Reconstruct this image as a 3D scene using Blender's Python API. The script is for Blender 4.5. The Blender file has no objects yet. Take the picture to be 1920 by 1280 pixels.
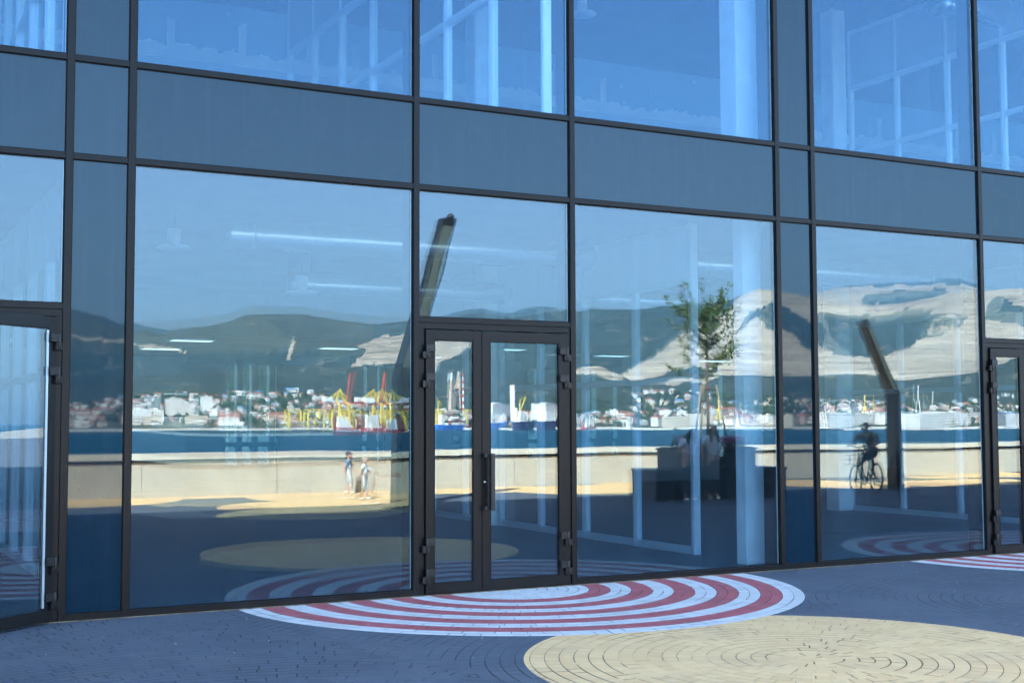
import bpy, math, random
import numpy as np
from mathutils import Vector, Matrix, noise
R = math.radians
random.seed(7)
SC = bpy.context.scene
COL = SC.collection

# ------------------------------------------------------------------ camera
CAM_D, CAM_H, F_PX = 11.0226, 1.6, 2421.75
PITCH, YAW, ROLL = R(3.546), R(27.930), R(-0.189)
fw = Vector((math.sin(YAW)*math.cos(PITCH), math.cos(YAW)*math.cos(PITCH), math.sin(PITCH)))
r0 = Vector((math.cos(YAW), -math.sin(YAW), 0)); u0 = r0.cross(fw)
rt = r0*math.cos(ROLL)+u0*math.sin(ROLL); up = -r0*math.sin(ROLL)+u0*math.cos(ROLL)
CP = Vector((0, -CAM_D, CAM_H))
cd = bpy.data.cameras.new('camera'); cam = bpy.data.objects.new('camera', cd); COL.objects.link(cam)
cam.matrix_world = Matrix(((rt.x, up.x, -fw.x, CP.x), (rt.y, up.y, -fw.y, CP.y), (rt.z, up.z, -fw.z, CP.z), (0, 0, 0, 1)))
cd.sensor_width = 36; cd.lens = F_PX/1920*36; cd.clip_start = .05; cd.clip_end = 60000
SC.camera = cam

# ------------------------------------------------------------------ sky, sun, exposure
SUN_EL = R(38.0)
SUN_TO = Vector((-.62, .785, 0)).normalized()            # horizontal direction towards the sun (behind the building)
W = bpy.data.worlds.new('World'); SC.world = W; W.use_nodes = True
wn = W.node_tree.nodes; wl = W.node_tree.links
bg = wn['Background']; bg.inputs['Strength'].default_value = 0.060
sky = wn.new('ShaderNodeTexSky'); sky.sky_type = 'NISHITA'; sky.sun_disc = False
sky.sun_elevation = SUN_EL; sky.sun_rotation = math.atan2(SUN_TO.x, SUN_TO.y)
sky.air_density = 1.0; sky.dust_density = 1.8; sky.ozone_density = 3.0
tn = wn.new('ShaderNodeMix'); tn.data_type = 'RGBA'; tn.blend_type = 'MULTIPLY'; tn.inputs[0].default_value = 1.0; tn.inputs[7].default_value = (1.13, 1.0, 1.0, 1)
wl.new(sky.outputs[0], tn.inputs[6]); wl.new(tn.outputs[2], bg.inputs['Color'])
sd = bpy.data.lights.new('sun', 'SUN'); sd.energy = 5.0; sd.angle = R(.53); sd.color = (1, .93, .83)
so = bpy.data.objects.new('sun', sd); COL.objects.link(so)
sdir = Vector((SUN_TO.x*math.cos(SUN_EL), SUN_TO.y*math.cos(SUN_EL), math.sin(SUN_EL)))
so.rotation_euler = sdir.to_track_quat('Z', 'Y').to_euler(); so.location = (-30, 60, 60)
vs = SC.view_settings; vs.view_transform = 'Standard'; vs.look = 'None'; vs.gamma = 1; vs.use_curve_mapping = False
vs.exposure = 3.65
cy = SC.cycles; cy.max_bounces = 10; cy.diffuse_bounces = 4; cy.glossy_bounces = 6; cy.transparent_max_bounces = 48
cy.use_denoising = True; cy.denoising_input_passes = 'RGB_ALBEDO'; cy.denoising_prefilter = 'ACCURATE'; cy.use_adaptive_sampling = False; cy.sample_clamp_indirect = 6

# ------------------------------------------------------------------ materials
def mat(name):
    m = bpy.data.materials.new(name); m.use_nodes = True
    m.node_tree.nodes.clear(); return m, m.node_tree.nodes, m.node_tree.links
def N(ns, t, **k):
    n = ns.new(t)
    for a, b in k.items(): setattr(n, a, b)
    return n
class G:
    """tiny helper to write shader maths"""
    def __init__(s, m): s.t = m.node_tree; s.n = s.t.nodes; s.l = s.t.links
    def m(s, op, a, b=None, c=None, clamp=False):
        n = s.n.new('ShaderNodeMath'); n.operation = op; n.use_clamp = clamp
        for i, v in enumerate((a, b, c)):
            if v is None: continue
            if isinstance(v, (int, float)): n.inputs[i].default_value = v
            else: s.l.new(v, n.inputs[i])
        return n.outputs[0]
    def mix(s, f, a, b):
        n = s.n.new('ShaderNodeMix'); n.data_type = 'RGBA'
        for i, v in ((0, f), (6, a), (7, b)):
            if isinstance(v, (int, float)): n.inputs[i].default_value = v
            elif isinstance(v, tuple): n.inputs[i].default_value = (*v, 1)
            else: s.l.new(v, n.inputs[i])
        return n.outputs[2]
    def pos(s):
        g = s.n.new('ShaderNodeTexCoord'); return g.outputs['Object']
    def sep(s, v):
        n = s.n.new('ShaderNodeSeparateXYZ'); s.l.new(v, n.inputs[0]); return n.outputs
    def comb(s, x, y, z=0.0):
        n = s.n.new('ShaderNodeCombineXYZ')
        for i, v in enumerate((x, y, z)):
            if isinstance(v, (int, float)): n.inputs[i].default_value = v
            else: s.l.new(v, n.inputs[i])
        return n.outputs[0]
    def noise(s, v, scale, det=3, rough=.55, out=0):
        n = s.n.new('ShaderNodeTexNoise'); n.inputs['Scale'].default_value = scale
        n.inputs['Detail'].default_value = det; n.inputs['Roughness'].default_value = rough
        if v is not None: s.l.new(v, n.inputs['Vector'])
        return n.outputs[out]
    def white(s, v):
        n = s.n.new('ShaderNodeTexWhiteNoise'); n.noise_dimensions = '2D'; s.l.new(v, n.inputs['Vector']); return n.outputs['Value']
    def ramp(s, v, a, b):
        n = s.n.new('ShaderNodeMapRange'); n.inputs[1].default_value = a; n.inputs[2].default_value = b
        s.l.new(v, n.inputs[0]); return n.outputs[0]
    def bsdf(s, col, rough=.6, metal=0, spec=.5, bump=None, bs=.2, bd=.01):
        b = s.n.new('ShaderNodeBsdfPrincipled')
        if isinstance(col, tuple): b.inputs['Base Color'].default_value = (*col, 1)
        else: s.l.new(col, b.inputs['Base Color'])
        if isinstance(rough, (int, float)): b.inputs['Roughness'].default_value = rough
        else: s.l.new(rough, b.inputs['Roughness'])
        b.inputs['Metallic'].default_value = metal; b.inputs['Specular IOR Level'].default_value = spec
        if bump is not None:
            u = s.n.new('ShaderNodeBump'); u.inputs['Strength'].default_value = bs; u.inputs['Distance'].default_value = bd
            s.l.new(bump, u.inputs['Height']); s.l.new(u.outputs[0], b.inputs['Normal'])
        o = s.n.new('ShaderNodeOutputMaterial'); s.l.new(b.outputs[0], o.inputs[0]); return b
def plain(name, c, rough=.6, metal=0, spec=.5, var=.12, scale=6, bump=.0):
    m, n, l = mat(name); g = G(m); p = g.pos()
    f = g.noise(p, scale, 5)
    col = g.mix(g.ramp(f, .3, .7), tuple(v*(1-var) for v in c), tuple(min(1, v*(1+var)) for v in c))
    g.bsdf(col, rough, metal, spec, g.noise(p, scale*8, 4) if bump else None, bump, .01)
    return m
def emit(name, c, s):
    m, n, l = mat(name); e = N(n, 'ShaderNodeEmission'); e.inputs[0].default_value = (*c, 1); e.inputs[1].default_value = s
    o = N(n, 'ShaderNodeOutputMaterial'); l.new(e.outputs[0], o.inputs[0]); return m

def glass(name, refl, tint, rcol=(1, 1, 1), streak=0.0):
    """coated pane: part mirror, part tinted see-through"""
    m, n, l = mat(name); g = G(m)
    gl = N(n, 'ShaderNodeBsdfGlossy'); gl.inputs['Roughness'].default_value = 0.0; gl.inputs['Color'].default_value = (*rcol, 1)
    tr = N(n, 'ShaderNodeBsdfTransparent'); tr.inputs['Color'].default_value = (*tint, 1)
    ge = N(n, 'ShaderNodeNewGeometry'); dt = N(n, 'ShaderNodeVectorMath'); dt.operation = 'DOT_PRODUCT'
    l.new(ge.outputs['Incoming'], dt.inputs[0]); l.new(ge.outputs['Normal'], dt.inputs[1])
    sch = g.m('POWER', g.m('SUBTRACT', 1.0, g.m('ABSOLUTE', dt.outputs['Value'])), 5.0)
    f = g.m('ADD', g.m('MULTIPLY', sch, .9 if refl else 0.0), refl, clamp=True)
    mx = N(n, 'ShaderNodeMixShader'); l.new(f, mx.inputs[0]); l.new(tr.outputs[0], mx.inputs[1]); l.new(gl.outputs[0], mx.inputs[2])
    fin = mx.outputs[0]
    if streak:
        p = g.pos(); mp = N(n, 'ShaderNodeMapping'); mp.inputs['Scale'].default_value = (7, 1, .22); l.new(p, mp.inputs[0])
        a_ = g.ramp(g.noise(mp.outputs[0], 1.0, 5, .65), .42, .74); b_ = g.ramp(g.noise(p, 1.3, 5, .6), .45, .8)
        ff = g.m('ADD', g.m('MULTIPLY', a_, streak), g.m('MULTIPLY', b_, streak*.6))
        df = N(n, 'ShaderNodeBsdfDiffuse'); df.inputs[0].default_value = (.70, .77, .80, 1); m2 = N(n, 'ShaderNodeMixShader')
        l.new(ff, m2.inputs[0]); l.new(fin, m2.inputs[1]); l.new(df.outputs[0], m2.inputs[2]); fin = m2.outputs[0]
    o = N(n, 'ShaderNodeOutputMaterial'); l.new(fin, o.inputs[0]); return m
M = {}
M['glass_outer'] = glass('coated_glass', .108, (.74, .89, .97), (.78, .92, 1), .008)
M['glass_inner'] = glass('inner_glass', .074, (.82, .92, .98), (.80, .93, 1))
M['blue_outer'] = glass('blue_coated_glass', .080, (.76, .90, 1.0), (.42, .72, 1.0), .009)
M['blue_inner'] = glass('blue_inner_glass', .082, (.84, .94, 1.0), (.46, .76, 1.0))
M['glass_back'] = glass('glass_back_face', 0.0, (1, 1, 1))
M['glass_room'] = glass('partition_glass', .05, (.86, .93, .95))
def spandrel():
    m, n, l = mat('enamelled_glass'); g = G(m); p = g.pos()
    f = g.noise(p, .6, 3)
    oi = N(n, 'ShaderNodeObjectInfo')
    c = g.mix(f, (.001, .015, .030), (.002, .019, .037)); c = g.mix(g.m('MULTIPLY', oi.outputs['Random'], .5), c, (.003, .020, .040))
    mp = N(n, 'ShaderNodeMapping'); mp.inputs['Scale'].default_value = (9, 9, .35); l.new(p, mp.inputs[0]); stk = g.ramp(g.noise(mp.outputs[0], 1.0, 4, .6), .52, .75); c = g.mix(g.m('MULTIPLY', stk, .10), c, (.05, .07, .09))
    dust = g.ramp(g.noise(p, 3.5, 6, .7), .5, .8); c = g.mix(g.m('MULTIPLY', dust, .12), c, (.06, .07, .08))
    b = g.bsdf(c, .9, 0, 0.0)
    gl = N(n, 'ShaderNodeBsdfGlossy'); gl.inputs['Roughness'].default_value = .02; gl.inputs['Color'].default_value = (.74, .92, 1.0, 1)
    mx = N(n, 'ShaderNodeMixShader'); l.new(g.m('ADD', .052, g.m('MULTIPLY', oi.outputs['Random'], .006)), mx.inputs[0])
    l.new(b.outputs[0], mx.inputs[1]); l.new(gl.outputs[0], mx.inputs[2])
    o = [x for x in n if x.type == 'OUTPUT_MATERIAL'][0]; l.new(mx.outputs[0], o.inputs[0]); return m
M['spandrel'] = spandrel()
M['alu_dark'] = plain('anthracite_aluminium', (.004, .0043, .005), .36, .0, .30, .06, 3)
M['alu_black'] = plain('black_aluminium', (.012, .013, .015), .35, 0, .5, .06, 3)
M['gasket'] = plain('rubber_gasket', (.006, .006, .007), .7, 0, .3)
M['edge_strip'] = plain('pale_glass_edge', (.6, .66, .68), .3, .4, .6, .05)
M['steel'] = plain('dark_steel', (.035, .034, .033), .35, .6, .5, .1)
M['brass'] = plain('pale_metal', (.55, .5, .42), .3, .9)
M['white_alu'] = plain('white_aluminium', (.86, .87, .87), .35, 0, .5, .03)
M['dim_white_alu'] = plain('dimmed_white_aluminium', (.46, .50, .53), .35, 0, .5, .03)  # copy of the white frames, colour darkened so the ground floor looks less lit
M['white_panel'] = plain('white_infill_panel', (.50, .55, .60), .6, 0, .3, .04, 2)
M['concrete'] = plain('pale_concrete', (.70, .70, .68), .85, 0, .2, .10, 3, .25)
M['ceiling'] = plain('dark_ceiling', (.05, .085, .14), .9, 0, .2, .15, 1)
M['slab'] = plain('concrete_slab', (.22, .23, .24), .9, 0, .2, .1, 2)
M['inner_wall'] = plain('grey_inner_wall', (.30, .33, .35), .9, 0, .2, .06, 1)
M['duct'] = plain('foil_duct', (.66, .68, .70), .27, .85, .5, .05, 14, .12)
M['lamp_white'] = plain('white_enamel', (.75, .77, .78), .35)
M['led'] = emit('lit_led_panel', (.80, 1, .97), .15)
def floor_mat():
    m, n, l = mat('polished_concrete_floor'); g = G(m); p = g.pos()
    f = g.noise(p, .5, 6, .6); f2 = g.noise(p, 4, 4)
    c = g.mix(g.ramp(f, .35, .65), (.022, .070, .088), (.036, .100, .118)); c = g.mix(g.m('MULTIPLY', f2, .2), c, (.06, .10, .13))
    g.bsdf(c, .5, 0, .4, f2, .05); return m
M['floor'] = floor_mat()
def drywall():
    m, n, l = mat('plasterboard_wall'); g = G(m); p = g.pos(); x, y, z = g.sep(p)
    wob = g.m('MULTIPLY', g.m('SUBTRACT', g.noise(p, 2.2, 5, .7), .5), .42)
    zz = g.m('ADD', z, wob)
    band = g.m('MULTIPLY', g.m('LESS_THAN', zz, 7.93), g.m('GREATER_THAN', z, 7.66))
    fx = g.m('FRACT', g.m('DIVIDE', g.m('ADD', x, g.m('MULTIPLY', wob, .12)), 1.22))
    st = g.m('LESS_THAN', fx, .11)
    wn_ = g.m('GREATER_THAN', g.white(g.comb(g.m('FLOOR', g.m('DIVIDE', x, 1.22)), 3.0)), .25)
    st = g.m('MULTIPLY', g.m('MULTIPLY', st, wn_), g.m('LESS_THAN', g.m('ADD', z, wob), 8.42))
    dots = g.n.new('ShaderNodeTexVoronoi'); dots.inputs['Scale'].default_value = 2.1; g.l.new(p, dots.inputs['Vector'])
    dd = g.m('LESS_THAN', dots.outputs['Distance'], .10)
    mk = g.m('MAXIMUM', g.m('MAXIMUM', band, g.m('MULTIPLY', st, g.m('GREATER_THAN', z, 7.66))), g.m('MULTIPLY', dd, .25), clamp=True)
    low = g.m('LESS_THAN', z, 7.66)
    c = g.mix(mk, (.22, .46, .58), (.95, .93, .93)); c = g.mix(low, c, (.76, .82, .86))
    g.bsdf(c, .9, 0, .1); return m
M['drywall'] = drywall()

# paving -------------------------------------------------------------
DISCS_RING = [(5.87, 0.0), (13.65, 0.0)]
DISCS_BEIGE = [(5.92, -4.166, 1.947), (9.9, -15.6, 2.0), (8.4, -12.6, 1.95), (4.2, -17.2, 2.6), (15.9, -15.1, 2.0), (22.8, -14.6, 1.95), (26.4, -13.6, 1.95), (13.2, -17.3, 2.3), (19.6, -17.2, 2.4), (30.0, -16.6, 2.1), (7.6, -17.6, 1.4)]
ARC_C = [(1.9, -5.15), (9.9, -3.3), (14.5, -4.8), (-3, -9), (7, -9), (12, -12), (3.5, -13.5), (18, -9), (20, -15), (27, -10), (-8, -3)]
def paving():
    m, n, l = mat('paving'); g = G(m)
    tc = N(n, 'ShaderNodeTexCoord'); P = tc.outputs['Object']; x, y, z = g.sep(P)
    def dist(c):
        a = g.m('SUBTRACT', x, c[0]); b = g.m('SUBTRACT', y, c[1])
        return g.m('SQRT', g.m('ADD', g.m('MULTIPLY', a, a), g.m('MULTIPLY', b, b)))
    def sel(f, a, b): return g.m('ADD', g.m('MULTIPLY', f, a), g.m('MULTIPLY', g.m('SUBTRACT', 1.0, f), b))
    # nearest arc centre
    best = None; cx = cyy = None
    for c in ARC_C + [(d[0], d[1]) for d in DISCS_BEIGE]:
        d = dist(c)
        if best is None: best = d; cx = g.m('ADD', 0.0, c[0]); cyy = g.m('ADD', 0.0, c[1])
        else:
            f = g.m('LESS_THAN', d, best); cx = sel(f, c[0], cx); cyy = sel(f, c[1], cyy); best = g.m('MINIMUM', d, best)
    inb = None
    for d in DISCS_BEIGE:
        f = g.m('LESS_THAN', dist(d), d[2])
        cx = sel(f, d[0], cx); cyy = sel(f, d[1], cyy)
        inb = f if inb is None else g.m('MAXIMUM', inb, f)
    inr = None; ringd = None
    for c in DISCS_RING:
        dd = dist(c); f = g.m('LESS_THAN', dd, 2.705); cx = sel(f, c[0], cx); cyy = sel(f, c[1], cyy)
        inr = f if inr is None else g.m('MAXIMUM', inr, f)
        ringd = dd if ringd is None else g.m('MINIMUM', ringd, dd)
    dx = g.m('SUBTRACT', x, cx); dy = g.m('SUBTRACT', y, cyy)
    r = g.m('SQRT', g.m('ADD', g.m('MULTIPLY', dx, dx), g.m('MULTIPLY', dy, dy)))
    rr = g.m('DIVIDE', g.m('SUBTRACT', r, .005), .1); ring = g.m('FLOOR', rr); fr = g.m('FRACT', rr)
    ang = g.m('DIVIDE', g.m('ARCTAN2', dy, dx), 2*math.pi)
    hsh = g.white(g.comb(ring, g.m('ADD', cx, cyy)))
    cnt = g.m('ROUND', g.m('MULTIPLY', g.m('ADD', ring, .8), 5.0))
    cc = g.m('ADD', g.m('MULTIPLY', ang, cnt), hsh); cell = g.m('FLOOR', cc); fc = g.m('FRACT', cc)
    tint = g.white(g.comb(g.m('ADD', ring, g.m('MULTIPLY', cx, 7.3)), cell))
    tint2 = g.white(g.comb(g.m('ADD', cell, .5), g.m('ADD', ring, 31.7)))
    # joints: fine everywhere, wide and dark in patches
    patch = g.ramp(g.noise(P, .9, 3), .42, .66)
    gapr = g.m('MULTIPLY', g.m('ADD', .02, g.m('MULTIPLY', patch, .045)), 1.0)
    rseg = g.m('GREATER_THAN', g.noise(P, 1.3, 2), .46)
    jr = g.m('MULTIPLY', g.m('LESS_THAN', fr, g.m('MULTIPLY', gapr, 1.5)), rseg)
    jw = g.m('MULTIPLY', g.m('GREATER_THAN', tint2, .62), g.m('ADD', .02, g.m('MULTIPLY', patch, .07)))
    jt = g.m('LESS_THAN', fc, jw)
    j = g.m('MAXIMUM', jr, jt)
    fine = g.m('MAXIMUM', g.m('LESS_THAN', fr, .03), g.m('LESS_THAN', fc, .035))
    # colours
    speck = g.noise(P, 60, 3, .7); big = g.noise(P, .7, 5, .6)
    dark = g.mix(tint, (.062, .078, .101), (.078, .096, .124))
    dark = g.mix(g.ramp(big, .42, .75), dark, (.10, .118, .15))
    beige = g.mix(tint, (.83, .525, .235), (.92, .605, .28))
    white = g.mix(tint, (.60, .60, .57), (.69, .69, .67))
    red = g.mix(tint, (.40, .085, .095), (.47, .11, .12))
    k = g.m('FLOOR', g.m('DIVIDE', g.m('SUBTRACT', 2.705, ringd), .2))
    odd = g.m('MULTIPLY', g.m('COMPARE', g.m('MODULO', k, 2.0), 1.0, .1), g.m('LESS_THAN', k, 9.5))
    rw = g.mix(odd, white, red)
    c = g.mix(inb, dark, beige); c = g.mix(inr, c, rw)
    c = g.mix(g.m('MULTIPLY', g.ramp(speck, .35, .75), .18), c, (.25, .25, .25))
    c = g.mix(g.m('MULTIPLY', g.m('GREATER_THAN', g.noise(P, 5, 6, .75), .72), .5), c, (.3, .3, .3))
    st = g.ramp(g.noise(P, 1.6, 7, .7), .48, .72); c = g.mix(g.m('MULTIPLY', st, .22), c, (.20, .19, .175))
    sp2 = g.ramp(g.noise(P, 12, 5, .75), .6, .72); c = g.mix(g.m('MULTIPLY', sp2, .22), c, (.12, .115, .11))
    c = g.mix(g.m('MULTIPLY', fine, .26), c, (.05, .05, .05))
    c = g.mix(g.m('MULTIPLY', j, .9), c, (.012, .012, .013))
    h = g.m('SUBTRACT', g.m('MULTIPLY', speck, .3), g.m('ADD', j, g.m('MULTIPLY', fine, .5)))
    g.bsdf(c, .72, 0, .35, h, .5, .004)
    return m
M['paving'] = paving()
def wall_conc():
    m, n, l = mat('cast_concrete'); g = G(m); p = g.pos()
    f = g.noise(p, 1.1, 6, .65)
    c = g.mix(g.ramp(f, .3, .7), (.36, .325, .265), (.44, .40, .33))
    g.bsdf(c, .85, 0, .2, g.noise(p, 20, 4), .3, .01); return m
M['parapet'] = wall_conc()
M['coping'] = plain('pale_coping', (.48, .45, .38), .8, 0, .3, .06, 1.5)
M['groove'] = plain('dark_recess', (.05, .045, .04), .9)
def sea():
    m, n, l = mat('sea_water'); g = G(m); p = g.pos()
    mp = N(n, 'ShaderNodeMapping'); mp.inputs['Scale'].default_value = (.05, .2, 1); l.new(p, mp.inputs[0])
    h = g.noise(mp.outputs[0], 1.2, 8, .65)
    c = g.mix(g.noise(mp.outputs[0], .12, 4), (.0005, .040, .075), (.001, .060, .10))
    g.bsdf(c, .5, 0, .15, h, .6, .6); return m
M['sea'] = sea()
def terrain_mat(name='hillside'):
    m, n, l = mat(name); g = G(m); p = g.pos()
    at = N(n, 'ShaderNodeAttribute'); at.attribute_name = 'kind'; s = g.sep(at.outputs['Vector'])
    mq = N(n, 'ShaderNodeMapping'); mq.inputs['Scale'].default_value = (1, 1, .35); l.new(p, mq.inputs[0])
    w = g.m('ADD', s[0], g.m('MULTIPLY', g.m('SUBTRACT', g.noise(mq.outputs[0], .011, 10, .80), .5), 1.9))
    rock = g.ramp(w, .44, .56)
    sc = g.noise(p, .02, 7, .7); fine = g.noise(p, .08, 5, .7)
    green = g.mix(g.ramp(sc, .42, .58), (.004, .032, .042), (.020, .054, .052)); green = g.mix(g.ramp(g.noise(p, .05, 6, .75), .45, .62), green, (.004, .028, .038))
    tk = g.m('LESS_THAN', g.m('ABSOLUTE', g.m('SUBTRACT', g.noise(p, .0035, 3, .6), .5)), .0035); green = g.mix(g.m('MULTIPLY', tk, .8), green, (.22, .19, .15))
    dry = g.mix(g.ramp(fine, .4, .6), (.13, .115, .075), (.08, .09, .05))
    green = g.mix(s[1], green, dry)
    mp = N(n, 'ShaderNodeMapping'); mp.inputs['Scale'].default_value = (.002, .002, .09); l.new(p, mp.inputs[0])
    lime = g.mix(g.ramp(g.noise(mp.outputs[0], 1.0, 8, .75), .35, .65), (.26, .21, .155), (.52, .44, .335))
    zz_ = g.sep(p)[2]; bn = g.m('LESS_THAN', g.m('FRACT', g.m('ADD', g.m('DIVIDE', zz_, 17.0), g.m('MULTIPLY', g.noise(p, .004, 4), 2.0))), .16); lime = g.mix(g.m('MULTIPLY', bn, g.ramp(sc, .4, .6)), lime, (.13, .115, .09))
    lime = g.mix(g.m('MULTIPLY', g.ramp(fine, .55, .7), .5), lime, (.2, .19, .15))
    c = g.mix(rock, green, lime)
    g.bsdf(c, .95, 0, .05, sc, .8, 8); return m
M['terrain'] = terrain_mat()
M['far_green'] = plain('wood', (.035, .055, .03), .95, 0, .1, .3, .05)
M['yellow'] = plain('yellow_paint', (.70, .52, .06), .5)
M['red'] = plain('red_paint', (.55, .07, .04), .5)
M['hull_blue'] = plain('blue_hull_paint', (.02, .12, .42), .5)
M['hull_navy'] = plain('navy_hull_paint', (.025, .035, .10), .5)
M['hull_red'] = plain('red_hull_paint', (.42, .04, .05), .5)
M['ship_white'] = plain('white_ship_paint', (.75, .75, .72), .5)
M['rust'] = plain('rust_red', (.20, .06, .045), .7)
M['quay'] = plain('quay_concrete', (.45, .43, .40), .9)
M['grey_metal'] = plain('grey_painted_steel', (.35, .37, .38), .5)
M['asphalt'] = plain('open_ground', (.30, .29, .27), .95, 0, .1, .2, .2)
WALLC = {'white': (.72, .70, .66), 'cream': (.62, .54, .42), 'grey': (.42, .43, .44), 'pink': (.52, .36, .29)}
ROOFC = {'red': (.32, .11, .07), 'pale': (.60, .58, .55), 'blue': (.10, .25, .45), 'brown': (.2, .13, .1)}
for k, v in WALLC.items():
    m, n, l = mat(k+'_house_wall'); g = G(m); p = g.pos()
    b = N(n, 'ShaderNodeTexBrick'); b.offset = 0; b.inputs['Scale'].default_value = 1; b.inputs['Brick Width'].default_value = 3; b.inputs['Row Height'].default_value = 3
    b.inputs['Mortar Size'].default_value = .75; b.inputs['Mortar Smooth'].default_value = 0
    b.inputs['Color1'].default_value = (.06, .08, .1, 1); b.inputs['Color2'].default_value = (.12, .14, .16, 1); b.inputs['Mortar'].default_value = (*v, 1)
    x, y, z = g.sep(p); l.new(g.comb(g.m('ADD', x, g.m('MULTIPLY', y, 1.0)), z), b.inputs['Vector'])
    g.bsdf(b.outputs[0], .8); M['w_'+k] = m
for k, v in ROOFC.items(): M['r_'+k] = plain(k+'_roofing', v, .8)

# ------------------------------------------------------------------ mesh builder
class MB:
    def __init__(s): s.v = []; s.f = []; s.mi = []; s.sm = []
    def add(s, vs, fs, mi=0, smooth=False):
        o = len(s.v); s.v += [tuple(v) for v in vs]; s.f += [tuple(i+o for i in f) for f in fs]
        s.mi += [mi]*len(fs); s.sm += [smooth]*len(fs); return s
    def box(s, x0, x1, y0, y1, z0, z1, mi=0):
        vs = [(x, y, z) for z in (z0, z1) for y in (y0, y1) for x in (x0, x1)]
        return s.add(vs, [(0, 2, 3, 1), (4, 5, 7, 6), (0, 1, 5, 4), (2, 6, 7, 3), (0, 4, 6, 2), (1, 3, 7, 5)], mi)
    def prism(s, poly, z0, z1, mi=0):
        n = len(poly)
        vs = [(x, y, z0) for x, y in poly]+[(x, y, z1) for x, y in poly]
        return s.add(vs, [tuple(range(n))[::-1], tuple(range(n, 2*n))]+[(i, (i+1) % n, (i+1) % n+n, i+n) for i in range(n)], mi)
    def bar(s, p, q, w, h=None, mi=0, upv=(0, 0, 1)):
        p = Vector(p); q = Vector(q); h = h or w; d = (q-p)
        if d.length < 1e-6: return s
        d.normalize(); u = Vector(upv)
        if abs(d.dot(u)) > .98: u = Vector((1, 0, 0))
        a = d.cross(u).normalized()*(w/2); b = a.cross(d).normalized()*(h/2)
        vs = [c+sa*a+sb*b for c in (p, q) for sb in (-1, 1) for sa in (-1, 1)]
        return s.add(vs, [(0, 1, 3, 2), (4, 6, 7, 5), (0, 4, 5, 1), (2, 3, 7, 6), (0, 2, 6, 4), (1, 5, 7, 3)], mi)
    def tube(s, pts, rad, n=10, mi=0, cap=True):
        pts = [Vector(p) for p in pts]; rad = rad if isinstance(rad, (list, tuple)) else [rad]*len(pts)
        vs = []; ref = None
        for i, p in enumerate(pts):
            d = (pts[min(i+1, len(pts)-1)]-pts[max(i-1, 0)]).normalized()
            if ref is None: ref = Vector((0, 0, 1)) if abs(d.z) < .9 else Vector((1, 0, 0))
            a = d.cross(ref).normalized(); b = a.cross(d).normalized(); ref = b
            for k in range(n):
                t = 2*math.pi*k/n; vs.append(p+(a*math.cos(t)+b*math.sin(t))*rad[i])
        fs = [(i*n+k, i*n+(k+1) % n, (i+1)*n+(k+1) % n, (i+1)*n+k) for i in range(len(pts)-1) for k in range(n)]
        if cap: fs += [tuple(range(n))[::-1], tuple(range((len(pts)-1)*n, len(pts)*n))]
        return s.add(vs, fs, mi, True)
    def lathe(s, prof, n=24, mi=0, c=(0, 0, 0)):
        vs = [(c[0]+r*math.cos(2*math.pi*k/n), c[1]+r*math.sin(2*math.pi*k/n), c[2]+z) for r, z in prof for k in range(n)]
        fs = [(i*n+k, i*n+(k+1) % n, (i+1)*n+(k+1) % n, (i+1)*n+k) for i in range(len(prof)-1) for k in range(n)]
        return s.add(vs, fs, mi, True)
    def build(s, name, mats, parent=None, loc=None, bevel=0):
        me = bpy.data.meshes.new(name); me.from_pydata(s.v, [], s.f)
        if not isinstance(mats, (list, tuple)): mats = [mats]
        for m in mats: me.materials.append(M[m] if isinstance(m, str) else m)
        me.polygons.foreach_set('material_index', s.mi); me.polygons.foreach_set('use_smooth', s.sm); me.update()
        o = bpy.data.objects.new(name, me); COL.objects.link(o)
        if parent: o.parent = parent
        if loc: o.location = loc
        if bevel:
            b = o.modifiers.new('bevel', 'BEVEL'); b.width = bevel; b.segments = 2; b.limit_method = 'ANGLE'
        return o
def tag(o, label=None, cat=None, group=None, kind=None):
    if label: o['label'] = label
    if cat: o['category'] = cat
    if group: o['group'] = group
    if kind: o['kind'] = kind
    return o
def thing(name, label, cat, loc=(0, 0, 0), rz=0, group=None):
    o = bpy.data.objects.new(name, None); COL.objects.link(o); o.location = loc; o.rotation_euler = (0, 0, rz)
    o.empty_display_size = .2
    return tag(o, label, cat, group)
def copy_tree(o, loc, rz=None, label=None):
    c = o.copy(); COL.objects.link(c); c.location = loc
    if rz is not None: c.rotation_euler = (0, 0, rz)
    if label: c['label'] = label
    for ch in list(o.children):
        d = ch.copy(); COL.objects.link(d); d.parent = c
        for g_ in list(ch.children):
            e = g_.copy(); COL.objects.link(e); e.parent = d
    return c

# pixel column / distance of the mirrored view -> real place on the seaward side
def ray(px, py): return fw*F_PX+rt*(px-960)-up*(py-640)
def hor(px):
    d = ray(px, 791); return math.atan2(d.x, d.y)
def far(px, d, z=0.0):
    a = hor(px); return Vector((d*math.sin(a), CAM_D-d*math.cos(a), z))
def zat(px, py, d):
    r_ = ray(px, py); return CAM_H+r_.z/math.hypot(r_.x, r_.y)*d

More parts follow.
